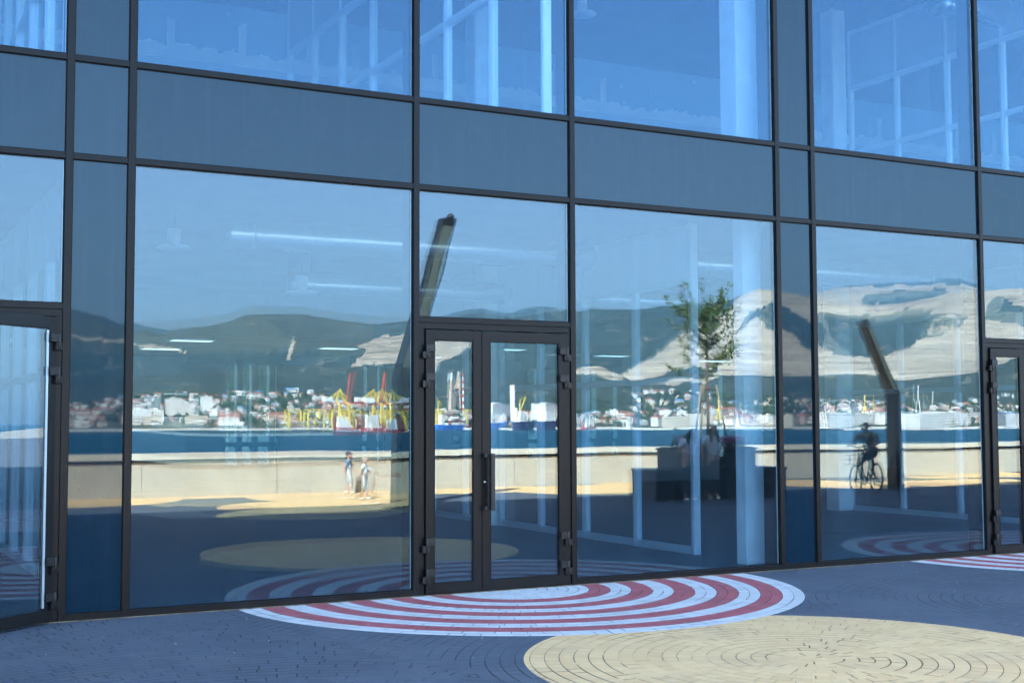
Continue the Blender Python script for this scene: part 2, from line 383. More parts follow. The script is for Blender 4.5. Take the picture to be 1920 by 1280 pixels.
# ------------------------------------------------------------------ setting: ground, sea
SEA = -8.0
b = MB(); b.box(-70, 140, -17.9, 60, -.5, 0); gp = b.build('promenade_pavement', 'paving'); gp['kind'] = 'structure'
b = MB(); b.box(-3500, 3500, 60, 5000, -.6, -.02); b.box(-3500, -70, -17, 60, -.6, -.02); b.box(140, 3500, -17, 60, -.6, -.02)
tag(b.build('ground', 'asphalt'), kind='structure')
b = MB(); b.add([(-14000, -14000, SEA), (14000, -14000, SEA), (14000, -17.95, SEA), (-14000, -17.95, SEA)], [(0, 1, 2, 3)])
tag(b.build('sea_water', 'sea'), kind='structure')
b = MB(); b.box(-3500, 3500, -18.6, -17.9, -9, -.55); tag(b.build('sea_wall_ground', 'quay'), kind='structure')

# ------------------------------------------------------------------ terrain
def interp(tab, x):
    if x <= tab[0][0]: return tab[0][1]
    for (a, ya), (c, yc) in zip(tab, tab[1:]):
        if x <= c:
            t = (x-a)/(c-a); t = t*t*(3-2*t)*.6+t*.4; return ya+(yc-ya)*t
    return tab[-1][1]
def inside(poly, x, y):
    c = False; j = len(poly)-1
    for i in range(len(poly)):
        if (poly[i][1] > y) != (poly[j][1] > y) and x < (poly[j][0]-poly[i][0])*(y-poly[i][1])/(poly[j][1]-poly[i][1])+poly[i][0]: c = not c
        j = i
    return c
def ridge(name, d0, d1, d2, crest, z0, rough, rock, dry, step=5, rows=60, shape=1.0, x0=-700, x1=3300, nf=.0016):
    xs = []; x = x0
    while x <= x1:
        xs.append(x); x += step if -60 < x < 1960 else step*4
    vs = []; kd = []
    for px in xs:
        a = hor(px); yc = interp(crest, px)+1.2*noise.noise(Vector((px*.03, d1*.01, 0)))+.7*noise.noise(Vector((px*.11, d1, 2)))
        zc = zat(px, yc, d1)
        for i in range(rows+1):
            t = i/rows
            if t <= .86:
                q = t/.86; d = d0+(d1-d0)*q; z = z0+(zc-z0)*q**shape
                amp = rough*(q*(1-q)*4)**.8
                wx, wy = d*math.sin(a), CAM_D-d*math.cos(a)
                nz = noise.fractal(Vector((wx*nf, wy*nf, 1.3)), 1.0, 2.1, 6)
                rd = 1-abs(noise.noise(Vector((wx*nf*2.2, wy*nf*.9, 7))))*2
                z += amp*(nz*.9+rd*.45-.3)
                z = min(z, CAM_H+(zc-CAM_H)/d1*d*(.995 if q < .98 else 1)) if zc > CAM_H else z
            else:
                q = (t-.86)/.14; d = d1+(d2-d1)*q; z = zc+(z0-zc)*q
            vs.append((d*math.sin(a), CAM_D-d*math.cos(a), z))
            dz = (z-CAM_H)/d; c3 = Vector((math.sin(a), math.cos(a), dz))
            py = 640-F_PX*c3.dot(up)/c3.dot(fw); pxx = 960+F_PX*c3.dot(rt)/c3.dot(fw)
            jx = pxx+9*noise.noise(Vector((pxx*.02, py*.03, 5))); jy = py+7*noise.noise(Vector((pxx*.03, py*.05, 9)))
            rk = 0.0
            for pol, val in rock:
                if inside(pol, jx, jy): rk = val
            kd.append((rk, dry(px, py, yc), 0))
    nr = rows+1
    fs = [(i*nr+j, i*nr+j+1, (i+1)*nr+j+1, (i+1)*nr+j) for i in range(len(xs)-1) for j in range(rows)]
    me = bpy.data.meshes.new(name); me.from_pydata(vs, [], fs); me.materials.append(M['terrain'])
    at = me.attributes.new('kind', 'FLOAT_VECTOR', 'POINT'); at.data.foreach_set('vector', [c for k in kd for c in k])
    me.polygons.foreach_set('use_smooth', [True]*len(fs)); me.update()
    o = bpy.data.objects.new(name, me); COL.objects.link(o); o['kind'] = 'structure'; return o
Q_MAIN = [
 ([(663, 686), (690, 660), (672, 645), (705, 634), (742, 626), (778, 618), (800, 628), (895, 638), (868, 660), (832, 672), (812, 696), (775, 686), (735, 680), (700, 681)], 1.0),
 ([(1165, 702), (1195, 682), (1225, 668), (1262, 640), (1300, 612), (1345, 590), (1375, 575), (1392, 552), (1410, 536), (1455, 534), (1530, 548), (1600, 560), (1700, 565), (1760, 545), (1840, 530), (2050, 530), (2050, 720), (1500, 720), (1200, 716)], 1.0),
 ([(1383, 618), (1400, 596), (1428, 574), (1452, 566), (1480, 578), (1528, 610), (1532, 656), (1500, 640), (1465, 618), (1430, 598), (1400, 610)], 0.0),
 ([(1535, 588), (1600, 592), (1660, 596), (1700, 585), (1740, 590), (1735, 615), (1722, 640), (1692, 662), (1640, 672), (1592, 668), (1560, 640), (1535, 628)], 0.08),
 ([(1722, 640), (1735, 600), (1760, 590), (1800, 596), (1780, 622), (1740, 645)], 0.42),
 ([(1848, 598), (1858, 566), (1880, 556), (1900, 568), (1960, 590), (1960, 605), (1880, 600)], 0.2),
 ([(1240, 700), (1270, 690), (1330, 688), (1360, 700), (1300, 708)], 0.1),
 ([(130, 628), (180, 632), (235, 636), (300, 648), (352, 653), (350, 659), (300, 655), (235, 642), (180, 640), (130, 632)], .75),
 ([(532, 672), (541, 655), (552, 643), (556, 646), (545, 662), (536, 676)], .9),
]
ridge('far_mountains', 6500, 9500, 10500, [(-600, 640), (60, 622), (200, 606), (250, 604), (285, 612), (330, 620), (600, 640), (1200, 640), (1400, 562), (1535, 551), (1570, 545), (1600, 541), (1650, 540), (1700, 537), (1740, 535), (1765, 529), (1790, 526), (1815, 532), (1840, 541), (1880, 547), (1920, 547), (2300, 570), (3200, 600)],
      0, 60, [([(1500, 540), (1600, 546), (1765, 541), (1790, 534), (1815, 541), (1850, 552), (1850, 620), (1500, 620)], 1.0), ([(1625, 562), (1660, 556), (1700, 552), (1745, 548), (1770, 556), (1745, 575), (1700, 582), (1620, 578)], 0.1)], lambda x, y, c: .2, rows=40, nf=.0008)
ridge('mountains', 2500, 4600, 5400, [(-700, 600), (-300, 590), (0, 572), (133, 578), (180, 590), (235, 612), (255, 621), (275, 617), (300, 622), (330, 614), (375, 609), (430, 598), (455, 589), (475, 586), (520, 588), (560, 588), (600, 594), (650, 602), (700, 608), (745, 603), (790, 597), (840, 596), (880, 589), (905, 586), (930, 588), (960, 592), (1000, 590), (1040, 585), (1080, 582), (1110, 575), (1155, 579), (1200, 579), (1250, 571), (1300, 566), (1340, 567), (1370, 562), (1400, 550), (1425, 541), (1455, 543), (1490, 549), (1525, 556), (1560, 566), (1600, 573), (1640, 577), (1690, 575), (1740, 566), (1780, 553), (1830, 546), (1880, 543), (1920, 540), (2100, 560), (2600, 600), (3300, 640)],
      0, 95, Q_MAIN, lambda x, y, c: (1.0 if 1500 < x < 1850 and y < c+26 else .25+.3*(x < 700 and y < 660)), step=4, rows=80, shape=1.15)
ridge('hills', 1750, 2500, 2800, [(-600, 752), (0, 735), (130, 728), (300, 700), (400, 692), (500, 688), (600, 684), (700, 690), (800, 700), (900, 700), (1000, 712), (1075, 690), (1120, 684), (1160, 698), (1190, 712), (1225, 706), (1260, 699), (1300, 700), (1350, 703), (1400, 703), (1460, 704), (1530, 705), (1560, 703), (1600, 701), (1650, 704), (1690, 713), (1750, 708), (1800, 700), (1845, 696), (1870, 685), (1900, 672), (1950, 665), (2300, 690), (3200, 730)],
      -2, 26, [([(1070, 702), (1090, 688), (1125, 684), (1175, 704), (1160, 712), (1110, 700), (1080, 706)], .8), ([(1355, 792), (1375, 768), (1405, 752), (1450, 742), (1500, 770), (1480, 796)], 1.0), ([(1815, 722), (1822, 710), (1835, 706), (1838, 716)], .9), ([(1210, 718), (1260, 712), (1350, 706), (1345, 712), (1260, 722)], .7)], lambda x, y, c: .35, step=5, rows=50, nf=.003)
ridge('shore_slope', 1540, 1900, 2050, [(-600, 772), (130, 762), (250, 744), (350, 736), (500, 735), (600, 744), (800, 766), (1100, 772), (1250, 765), (1350, 760), (1420, 748), (1500, 762), (1600, 750), (1700, 762), (1850, 760), (2200, 775)],
      SEA+2.5, 5, [([(1355, 800), (1375, 768), (1405, 752), (1450, 746), (1480, 796)], 1.0)], lambda x, y, c: .7, step=8, rows=24, nf=.006)
b = MB()
q = [far(x, 1538, 0) for x in range(-700, 3300, 60)]; q2 = [far(x, 1560, 0) for x in range(-700, 3300, 60)]
for i in range(len(q)-1):
    b.prism([(q[i].x, q[i].y), (q[i+1].x, q[i+1].y), (q2[i+1].x, q2[i+1].y), (q2[i].x, q2[i].y)], SEA-1, SEA+2.6)
tag(b.build('harbour_quay_ground', 'quay'), kind='structure')

# hill inland of the building
vs_ = []; fs_ = []
for i in range(61):
    for j in range(13):
        x = -900+i*40; y = 140+j*40; k = math.sin(min(1, j/9)*math.pi/2)
        vs_.append((x, y, -.3+k*(55+14*noise.noise(Vector((x*.004, y*.01, 4))))+6*k*noise.noise(Vector((x*.02, y*.02, 1)))))
for i in range(60):
    for j in range(12): fs_.append((i*13+j, (i+1)*13+j, (i+1)*13+j+1, i*13+j+1))
m = MB(); m.add(vs_, fs_, 0, True); tag(m.build('inland_hill', 'far_green'), kind='structure')

# ------------------------------------------------------------------ the glazed building
XB = [1.714, 2.218, 4.829, 6.522, 9.129, 9.631, 12.236]           # mullion centres measured along the front
XB = [-7.95, -7.45, -4.84, -3.15, -.54 - .0 if False else -2.58, .02] + XB + [13.93, 16.53, 17.03, 19.64, 21.33, 23.94, 24.44, 27.05, 28.74, 31.35, 31.85]
XB = sorted(set([-10.55, -8.0, -7.5, -4.85, -3.15 + .0, .02] + XB[6:]))
XB = [-13.15, -10.55, -8.0, -5.4, -4.88, -2.27 - .31, .02, 1.714, 2.218, 4.829, 6.522, 9.129, 9.631, 12.236, 13.93, 16.53, 17.03, 19.64, 21.33, 23.94, 24.44, 27.05, 28.74, 31.35]
DOORS = {(.02, 1.714), (4.829, 6.522), (12.236, 13.93), (19.64, 21.33), (27.05, 28.74)}
NARROW = {(1.714, 2.218), (9.129, 9.631), (16.53, 17.03), (23.94, 24.44), (-5.4, -4.88)}
ZT = [0.0, 2.553, 3.799, 4.623, 8.05, 8.87, 12.0]
bl = thing('glass_fronted_hall', 'two storey glass fronted hall with dark grey frames and paired entrance doors', 'building')
MW, TW = .058, .050
def mullion(x, z0, z1, name='mullion'):
    m = MB(); m.box(x-MW/2, x+MW/2, -.022, .03, z0, z1)                      # outer cap
    m.box(x-MW/2+.006, x+MW/2-.006, .03, .27, z0, z1)
    return m.build(name, 'alu_dark', bl, bevel=.0025)
for x in XB: mullion(x, 0, 12.3)
def transom(xa, xb, z, h=TW):
    m = MB(); m.box(xa+MW/2, xb-MW/2, -.018, .03, z-h/2, z+h/2); m.box(xa+MW/2, xb-MW/2, .03, .16, z-h/2+.005, z+h/2-.005)
    return m.build('transom', 'alu_dark', bl, bevel=.0025)
def gasket(xa, xb, za, zb, y=-.004, w=.007, parent=None):
    m = MB(); m.box(xa, xa+w, y, y+.01, za, zb); m.box(xb-w, xb, y, y+.01, za, zb); m.box(xa+w, xb-w, y, y+.01, za, za+w); m.box(xa+w, xb-w, y, y+.01, zb-w, zb)
    return m.build('gasket', 'gasket', parent or bl)
rg = random.Random(3)
def lite(xa, xb, za, zb, y, th, m1, sx, sz, seed, name, parent, wob=.00035):
    """one glass sheet, very slightly bowed as sealed units are, real thickness"""
    n = 18; vs = []; fs = []
    for i in range(n+1):
        for j in range(n+1):
            u = i/n*2-1; v = j/n*2-1
            dy = sx*(1-abs(u)**(sz or 2))*(1-v*v)+wob*noise.noise(Vector((u*1.7+seed*3.1, v*1.7, seed)))*1.5
            vs.append((xa+(xb-xa)*i/n, y-dy, za+(zb-za)*j/n))
    for i in range(n):
        for j in range(n): fs.append((i*(n+1)+j, (i+1)*(n+1)+j, (i+1)*(n+1)+j+1, i*(n+1)+j+1))
    m = MB(); m.add(vs, fs, 0, True)
    m.add([(xa, y+th, za), (xb, y+th, za), (xb, y+th, zb), (xa, y+th, zb)], [(0, 3, 2, 1)], 1)
    return m.build(name, [m1, 'glass_back'], parent)
seedc = 0
def window(xa, xb, za, zb, bow=None):
    global seedc; seedc += 1
    bo = bow if bow else (rg.uniform(-.0012, .0012), 0, rg.uniform(-.004, .004), 0)
    go, gi_ = ('blue_outer', 'blue_inner') if za > 4 else ('glass_outer', 'glass_inner')
    w = lite(xa+MW/2, xb-MW/2, za+TW/2, zb-TW/2, .012, .006, go, bo[0], bo[1], seedc, 'window_pane', bl)
    lite(xa+MW/2, xb-MW/2, za+TW/2, zb-TW/2, .034, .006, gi_, bo[2], bo[3], seedc+.5, 'inner_pane', w)
    g_ = gasket(xa+MW/2, xb-MW/2, za+TW/2, zb-TW/2, -.003, .008, w)
    m = MB(); m.box(xb-MW/2-.013, xb-MW/2-.009, .02, .032, za+TW/2+.01, zb-TW/2-.01)
    m.build('spacer_strip', 'edge_strip', w)
    return w
def panel(xa, xb, za, zb):
    m = MB(); m.box(xa+MW/2, xb-MW/2, .006, .03, za+TW/2, zb-TW/2)
    p_ = m.build('spandrel_panel', 'spandrel', bl); gasket(xa+MW/2, xb-MW/2, za+TW/2, zb-TW/2, -.003, .007, p_); return p_
def door_leaf(x0, x1, z1, hinge_left, parent, handle=False, origin=None, ang=0):
    """leaf in local coordinates from its hinge edge; stiles .085 wide"""
    d = bpy.data.objects.new('door', None); COL.objects.link(d); d.parent = parent
    hx = x0 if hinge_left else x1; d.location = (hx, -.012, 0) if origin is None else origin; d.rotation_euler = (0, 0, ang)
    a, c = x0-hx, x1-hx; st = .0855; z0 = .018
    m = MB(); m.box(a, a+st, -.02, .045, z0, z1); m.box(c-st, c, -.02, .045, z0, z1)
    m.box(a+st, c-st, -.02, .045, z0, z0+.092); m.box(a+st, c-st, -.02, .045, z1-.098, z1)
    m.build('door_frame', 'alu_dark', d, bevel=.003)
    lite(a+st, c-st, z0+.092, z1-.098, -.008, .006, 'glass_outer', .0001, 2, a+9, 'door_pane', d, .0001)
    lite(a+st, c-st, z0+.092, z1-.098, .018, .006, 'glass_inner', .0002, 2, a+5, 'inner_door_pane', d, .0001)
    m = MB(); w = .006; xa, xb, za, zb = a+st, c-st, z0+.092, z1-.098; y = -.0215
    m.box(xa-.002, xa+w, y, y+.006, za, zb); m.box(xb-w, xb+.002, y, y+.006, za, zb); m.box(xa, xb, y, y+.006, za-.002, za+w); m.box(xa, xb, y, y+.006, zb-w, zb+.002)
    m.build('gasket', 'gasket', d)
    for zh in (2.255, 1.985, .46, .18):
        s = 1 if hinge_left else -1; e = 0
        m = MB(); xa_, xb_ = sorted((s*.004, s*.082)); m.box(xa_, xb_, -.052, -.022, zh, zh+.068)
        xa_, xb_ = sorted((-s*.042, s*.03)); m.box(xa_, xb_, -.050, -.022, zh-.064, zh-.002)
        m.tube([(s*.002, -.05, zh-.066), (s*.002, -.05, zh+.07)], .013, 12)
        m.build('hinge', 'steel', d, bevel=.003)
    if handle:
        hxx = (c-st*.5 if hinge_left else a+st*.5); m = MB(); s = 1 if not hinge_left else -1
        m.box(min(hxx-.045*s, hxx+.04*s), max(hxx-.045*s, hxx+.04*s), -.024-.055, -.022, 1.262, 1.30); m.box(min(hxx-.045*s, hxx+.04*s), max(hxx-.045*s, hxx+.04*s), -.079, -.022, .768, .806)
        m.box(min(hxx+.0*s, hxx+.042*s), max(hxx+.0*s, hxx+.042*s), -.125, -.079, .768, 1.30)
        m.build('handle', 'alu_black', d, bevel=.004)
        m = MB(); m.lathe([(.0, 0), (.011, 0), (.011, .006), (0, .006)], 16); lk = m.build('lock', 'brass', d); lk.location = (hxx-.02*s, -.022, 1.03); lk.rotation_euler = (math.pi/2, 0, 0)
    return d
BOWS = {(2.218, 0): (.0, 0, -.0082, 7), (6.522, 0): (.0003, 0, -.0015, 0), (9.631, 0): (-.0034, 0, .0022, 0)}
for xa, xb in zip(XB, XB[1:]):
    k = (xa, xb); z0 = 0.05
    if k in DOORS:
        transom(xa, xb, ZT[1]); window(xa, xb, ZT[1], ZT[2])
        # fixed outer frame
        m = MB(); f = .058
        m.box(xa+MW/2, xa+MW/2+f, -.006, .05, 0, ZT[1]-TW/2-f); m.box(xb-MW/2-f, xb-MW/2, -.006, .05, 0, ZT[1]-TW/2-f); m.box(xa+MW/2, xb-MW/2, -.006, .05, ZT[1]-TW/2-f, ZT[1]-TW/2)
        m.box(xa+MW/2+f, xb-MW/2-f, 0, .05, 0, .015)
        m.build('door_surround', 'alu_dark', bl, bevel=.002)
        la, lb = xa+MW/2+f+.004, xb-MW/2-f-.004; mid = xa+.672; top = 2.461
        if abs(xa-.02) < .01:
            door_leaf(la, mid-.003, top, True, bl)
            dl = door_leaf(mid+.003, lb, top, False, bl, True, origin=(1.625, -.02, 0), ang=R(40))
            m = MB(); m.box(-.0855-.020, -.0855-.004, -.0215, -.010, .13, 2.35); m.build('sky_glint_strip', 'edge_strip', dl)  # added pale strip: the gasket's sky reflection put into its colour
        else:
            door_leaf(la, mid-.003, top, True, bl); door_leaf(mid+.003, lb, top, False, bl, True)
    else:
        # bottom rail
        m = MB(); m.box(xa+MW/2, xb-MW/2, -.02, .06, 0, .058); m.build('bottom_rail', 'alu_dark', bl, bevel=.0025)
        if k in NARROW: panel(xa, xb, .034, ZT[2])
        else: window(xa, xb, .034, ZT[2], BOWS.get((xa, 0)))
    transom(xa, xb, ZT[2]); panel(xa, xb, ZT[2], ZT[3]); transom(xa, xb, ZT[3])
    if k in NARROW: panel(xa, xb, ZT[3], ZT[4])
    else: window(xa, xb, ZT[3], ZT[4])
    transom(xa, xb, ZT[4]); panel(xa, xb, ZT[4], ZT[5]); transom(xa, xb, ZT[5])
    panel(xa, xb, ZT[5], ZT[6]); transom(xa, xb, ZT[6])
BX0, BX1, BY1 = XB[0], XB[-1], 24.0
m = MB(); m.box(BX0, BX1, -.034, -.0235, .0006, .008); m.build('mortar_bed', plain('brown_mortar', (.20, .16, .11), .95, 0, .1, .5, 9), bl)
m = MB(); r_ = random.Random(8)
for i in range(190):
    x = r_.uniform(-1, 17); y = -.05-abs(r_.gauss(0, 1.6)) if r_.random() < .55 else r_.uniform(-9, -.1); q_ = r_.uniform(.003, .009)
    a = r_.random()*6.28; ca, sa = math.cos(a)*q_, math.sin(a)*q_
    m.add([(x+ca, y+sa, .0005), (x-sa, y+ca, .0005), (x-ca, y-sa, .0005), (x+sa*.7, y-ca*.7, .0005), (x, y, q_*.9)], [(0, 1, 4), (1, 2, 4), (2, 3, 4), (3, 0, 4), (0, 3, 2, 1)])
tag(m.build('grit', plain('pale_grit', (.42, .41, .38), .9)), 'pale grit scattered over the paving', 'grit', kind='stuff')
m = MB(); m.box(BX0-.3, BX1+.3, -.05, BY1+.3, 12.3, 12.55); m.build('roof', 'slab', bl)
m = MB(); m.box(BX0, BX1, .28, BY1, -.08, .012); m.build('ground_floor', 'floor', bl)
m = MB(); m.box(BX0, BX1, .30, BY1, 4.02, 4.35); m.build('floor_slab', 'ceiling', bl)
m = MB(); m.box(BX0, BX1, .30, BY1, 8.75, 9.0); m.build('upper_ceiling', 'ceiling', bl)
for xx in (BX0-.25, BX1): m = MB(); m.box(xx, xx+.25, .03, BY1, 0, 12.3); m.build('side_wall', 'inner_wall', bl)
# rear wall: piers, sill and head with openings, glazed
m = MB()
piers = []; OPEN = [(-8, -7.6), (-4.5, -4.1), (-1.2, -.9), (1.5, 1.8), (4.1, 4.4), (7.18, 7.34), (7.48, 7.60), (9.67, 9.99), (10.14, 10.41), (10.58, 10.91), (11.08, 11.16), (11.94, 12.46), (13.67, 13.84), (14.12, 14.25), (14.34, 14.42), (15.9, 16.1), (17.85, 18.1), (18.56, 18.75), (19.12, 19.5), (21.2, 21.6), (22.2, 22.4), (25, 25.4), (26.4, 26.6), (29, 29.5)]
x = BX0
for a, c in OPEN: piers.append((x, a)); x = c
piers.append((x, BX1))
for a, c in piers: m.box(a, c, BY1, BY1+.3, 0, 12.3)
m.box(BX0, BX1, BY1+.002, BY1+.28, 3.35, 4.4); m.box(BX0, BX1, BY1+.002, BY1+.28, 6.9, 12.3); m.box(BX0, BX1, BY1+.01, BY1+.27, 0, .42); m.box(BX0, BX1, BY1+.01, BY1+.27, .93, 1.06)
m.build('rear_wall', 'inner_wall', bl)
m = MB(); m.box(BX0, BX1, BY1+.1, BY1+.12, .0, 4.0); m.build('rear_glazing', glass('tinted_rear_glass', .05, (.17, .24, .26)), bl)
# deep lower ceiling on the ground floor, bulkhead
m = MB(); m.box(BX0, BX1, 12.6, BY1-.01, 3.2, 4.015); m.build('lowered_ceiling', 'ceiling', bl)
# cross walls deep in the hall
m = MB()
for (a, c, y) in [(4.9, 7.6, 20), (9.6, 11.2, 18.5), (13.2, 16.2, 19), (18.5, 21.5, 17.5), (24, 27, 19), (-3, 1.5, 18)]: m.box(a, c, y, y+.2, .012, 3.19)
m.build('inner_wall', 'inner_wall', bl)
# upper rooms: plasterboard wall
m = MB(); m.box(BX0, BX1, 10.5, 10.65, 4.36, 8.74); m.build('plasterboard_wall', 'drywall', bl)
m = MB(); m.box(BX0, BX1, 10.15, 10.35, 7.1, 7.6); m.build('wall_beam', 'white_panel', bl)
# columns
for x, y, z1 in [(9.15, .56, 4.01), (16.0, 6.7, 4.01), (2.4, 6.7, 4.01), (9.1, 6.9, 4.01), (22.8, .63, 4.01), (-5.1, .63, 4.01)]:
    dx_, dy_ = (.13, .09) if y < 1 else (.165, .16)
    m = MB(); m.box(x-dx_, x+dx_, y-dy_, y+dy_, .013, z1); m.build('column', 'concrete', bl, bevel=.008)
for x, y in [(9.12, .63), (7.65, 4.3), (15.4, 6.0), (22.8, .63), (-5.1, .63)]:
    m = MB(); m.box(x-.15, x+.15, y-.15, y+.15, 4.36, 8.74); m.build('column', 'concrete', bl, bevel=.008)

# glazed partitions at right angles to the front, white frames
def partition(x, y0, y1, zf, label, first, n, step=1.23):
    fm = 'white_alu' if zf > 1 else 'dim_white_alu'
    t = thing('glazed_partition', label, 'partition', (x, 0, zf), 0, 'white framed glass partitions inside the hall')
    pw = .055; H = 3.98 if zf < 1 else 4.36
    ys = [first+step*i for i in range(n+1)]
    for y in ys:
        m = MB(); m.box(-.05, .05, y-pw/2, y+pw/2, .014, H-.002); m.box(-.056, -.05, y-.012, y+.012, .03, H-.02)
        m.build('post', fm, t, bevel=.003)
    for ya, yb in zip(ys, ys[1:]):
        a, c = ya+pw/2, yb-pw/2
        m = MB()
        for z0_, z1_ in ((.014, .10), (2.06, 2.14), (3.25, 3.33), (H-.09, H-.003)): m.box(-.045, .045, a, c, z0_, z1_)
        m.build('rail', fm, t, bevel=.003)
        m = MB(); m.box(-.03, .03, a, c, 3.33, H-.09); m.build('infill_panel', 'white_panel', t)
        m = MB(); m.box(-.006, .006, a, c, .10, 2.06); m.box(-.006, .006, a, c, 2.14, 3.25); m.build('pane', 'glass_room', t)
        m = MB()
        for z0_, z1_ in ((.10, 2.06), (2.14, 3.25)):
            m.box(-.038, -.007, a, a+.022, z0_, z1_); m.box(-.038, -.007, c-.022, c, z0_, z1_)
        m.build('glazing_bead', fm, t)
    return t
partition(2.0, 0, 9, 0.0, 'white framed glass partition behind the open left door', .45, 7)
partition(9.2, .8, 9, 0.0, 'white framed glass partition running back from the pale column', 1.66, 6, 1.26)
partition(16.2, 0, 9, 0.0, 'white framed glass partition behind the window beside the far door', 1.60, 4, 1.25)
partition(2.0, 0, 9, 4.35, 'upstairs white framed partition above the open left door', .75, 7, 1.25)
partition(6.6, .6, 9, 4.35, 'upstairs white framed partition above the middle doors', .64, 7, 1.22)
partition(16.4, .6, 9, 4.35, 'upstairs white framed partition above the far door', .9, 5, 1.15)

# ducts
def duct(x0, x1, y, z, r, label):
    t = thing('air_duct', label, 'duct', (0, y, z), 0, 'silver air ducts under the ceiling')
    n = int((x1-x0)/.045); pts = []; rad = []
    for i in range(n+1):
        x = x0+(x1-x0)*i/n; pts.append((x, 0, 0)); rad.append(r*(1+.012*(i % 2)+.006*math.sin(i*1.7)))
    m = MB(); m.tube(pts, rad, 28); m.build('duct_tube', 'duct', t)
    x = x0+.3
    while x < x1-.2:
        m = MB(); m.tube([(x, 0, 0), (x+.035, 0, 0)], r*1.03, 28); m.build('joint_ring', 'duct', t)
        m = MB(); m.bar((x+.02, 0, r), (x+.02, 0, 4.02-z if z < 5 else 8.74-z), .012); m.build('hanger', 'steel', t); x += 2.2
    return t
duct(4.12, 16.0, 4.0, 4.37-.42-.2+.1, .19, 'long silver duct under the ground floor ceiling')
duct(5.7, 12.4, 6.4, 3.55, .16, 'short silver duct deeper in the ground floor room')
duct(15.0, 18.9, 3.2, 8.05, .22, 'silver duct end in the upstairs room by the far door')
def pendant(x, y, z, zc, label):
    t = thing('pendant_lamp', label, 'lamp', (x, y, z), 0, 'round white pendant lamps inside the hall')
    m = MB(); m.lathe([(0, .012), (.19, .0), (.21, .012), (.19, .03), (.09, .05), (.085, .05), (0, .052)], 28); m.build('shade', 'lamp_white', t)
    m = MB()
    for i in range(5): m.lathe([(.0, .055+i*.036), (.075, .055+i*.036), (.078, .068+i*.036), (.066, .082+i*.036), (0, .09+i*.036)], 24)
    m.build('fitting', 'lamp_white', t)
    m = MB(); m.bar((0, 0, .22), (0, 0, zc-z), .012); m.build('stem', 'steel', t)
pendant(3.52, 4, 3.62, 4.01, 'round white pendant lamp high in the wide left window')
pendant(5.24, 4.5, 3.21, 4.01, 'round white pendant lamp in front of the short duct')
pendant(9.5, 4.7, 7.45, 8.74, 'upstairs pendant lamp above the middle doors')
pendant(16.6, 4.2, 8.0, 8.74, 'upstairs pendant lamp beside the upstairs duct end')
for i, (x, y) in enumerate([(6.18, 13.8), (6.28, 16.9), (3.0, 15.4), (9.67, 15.15), (13.14, 14.0), (16.75, 15.4), (20.7, 16.6), (12.9, 18.0), (-1.5, 15)]):
    t = thing('ceiling_light', 'square lit ceiling panel deep inside the ground floor', 'ceiling light', (x, y, 3.2), 0, 'lit panels in the lowered ceiling')
    m = MB(); m.box(-.42, .42, -.22, .22, -.03, -.001); m.build('frame', 'white_alu', t); m = MB(); m.box(-.38, .38, -.18, .18, -.036, -.031); m.build('diffuser', 'led', t)

# ------------------------------------------------------------------ promenade furniture (seen mirrored)
pw_ = thing('parapet_wall', 'low pale concrete sea wall with a coping along the promenade edge', 'wall', (0, -17.2, 0))
m = MB(); x = -60
while x < 130: m.box(x+.006, x+2.994, -.45, 0, .001, .74); x += 3
m.build('wall_face', 'parapet', pw_)
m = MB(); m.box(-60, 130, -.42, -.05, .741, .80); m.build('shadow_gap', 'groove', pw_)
m = MB(); x = -60
while x < 130: m.box(x+.004, x+5.996, -.55, .10, .801, .93); x += 6
m.build('coping', 'coping', pw_)

def post(name, label, x, y, h1, lean, top, w=.34):
    t = thing(name, label, 'lamp post', (x, y, 0), 0, 'bent slab lamp posts on the promenade')
    m = MB(); m.box(-w/2, w/2, -.14, .14, 0.001, h1)
    vs = [(-w/2, -.14, h1), (w/2, -.14, h1), (w/2, .14, h1), (-w/2, .14, h1), (-w/2+lean, -.12, top), (w/2+lean-.04, -.12, top), (w/2+lean-.04, .12, top), (-w/2+lean, .12, top)]
    m.add(vs, [(3, 2, 1, 0), (4, 5, 6, 7), (0, 1, 5, 4), (1, 2, 6, 5), (2, 3, 7, 6), (3, 0, 4, 7)])
    m.build('shaft', 'alu_black', t, bevel=.01)
    # pale recessed light panel on the building side of the slanted blade
    q = lambda u, s_: (-w/2+.05+s_*(w-.12)+lean*u, .155-.02*u, h1+(top-h1)*u)
    m = MB(); m.add([q(.05, 0), q(.05, 1), q(.95, 1), q(.95, 0)]+[(a, b_-.03, c) for a, b_, c in (q(.05, 0), q(.05, 1), q(.95, 1), q(.95, 0))], [(0, 3, 2, 1), (4, 5, 6, 7), (0, 1, 5, 4), (1, 2, 6, 5), (2, 3, 7, 6), (3, 0, 4, 7)])
    m.build('light_panel', M['panel_green'], t)
    m = MB(); m.box(-.26, .26, -.22, .22, .0008, .03); m.build('base_plate', 'steel', t)
    m = MB(); m.lathe([(0, 0), (.07, 0), (.075, .05), (.05, .1), (0, .12)], 16, c=(lean+.05, 0, top)); m.build('sensor', 'alu_black', t)
    return t
M['panel_green'] = plain('greenish_diffuser', (.075, .09, .08), .4, 0, .5, .08, 2)
post('lamp_post', 'bent dark lamp post beside the middle doors, leaning over the promenade', 9.42, -11.1, 2.45, .95, 5.45, .33)
post('lamp_post', 'bent dark lamp post behind the cyclist, leaning the other way', 22.45, -11.9, 2.25, -.85, 3.9, .21)

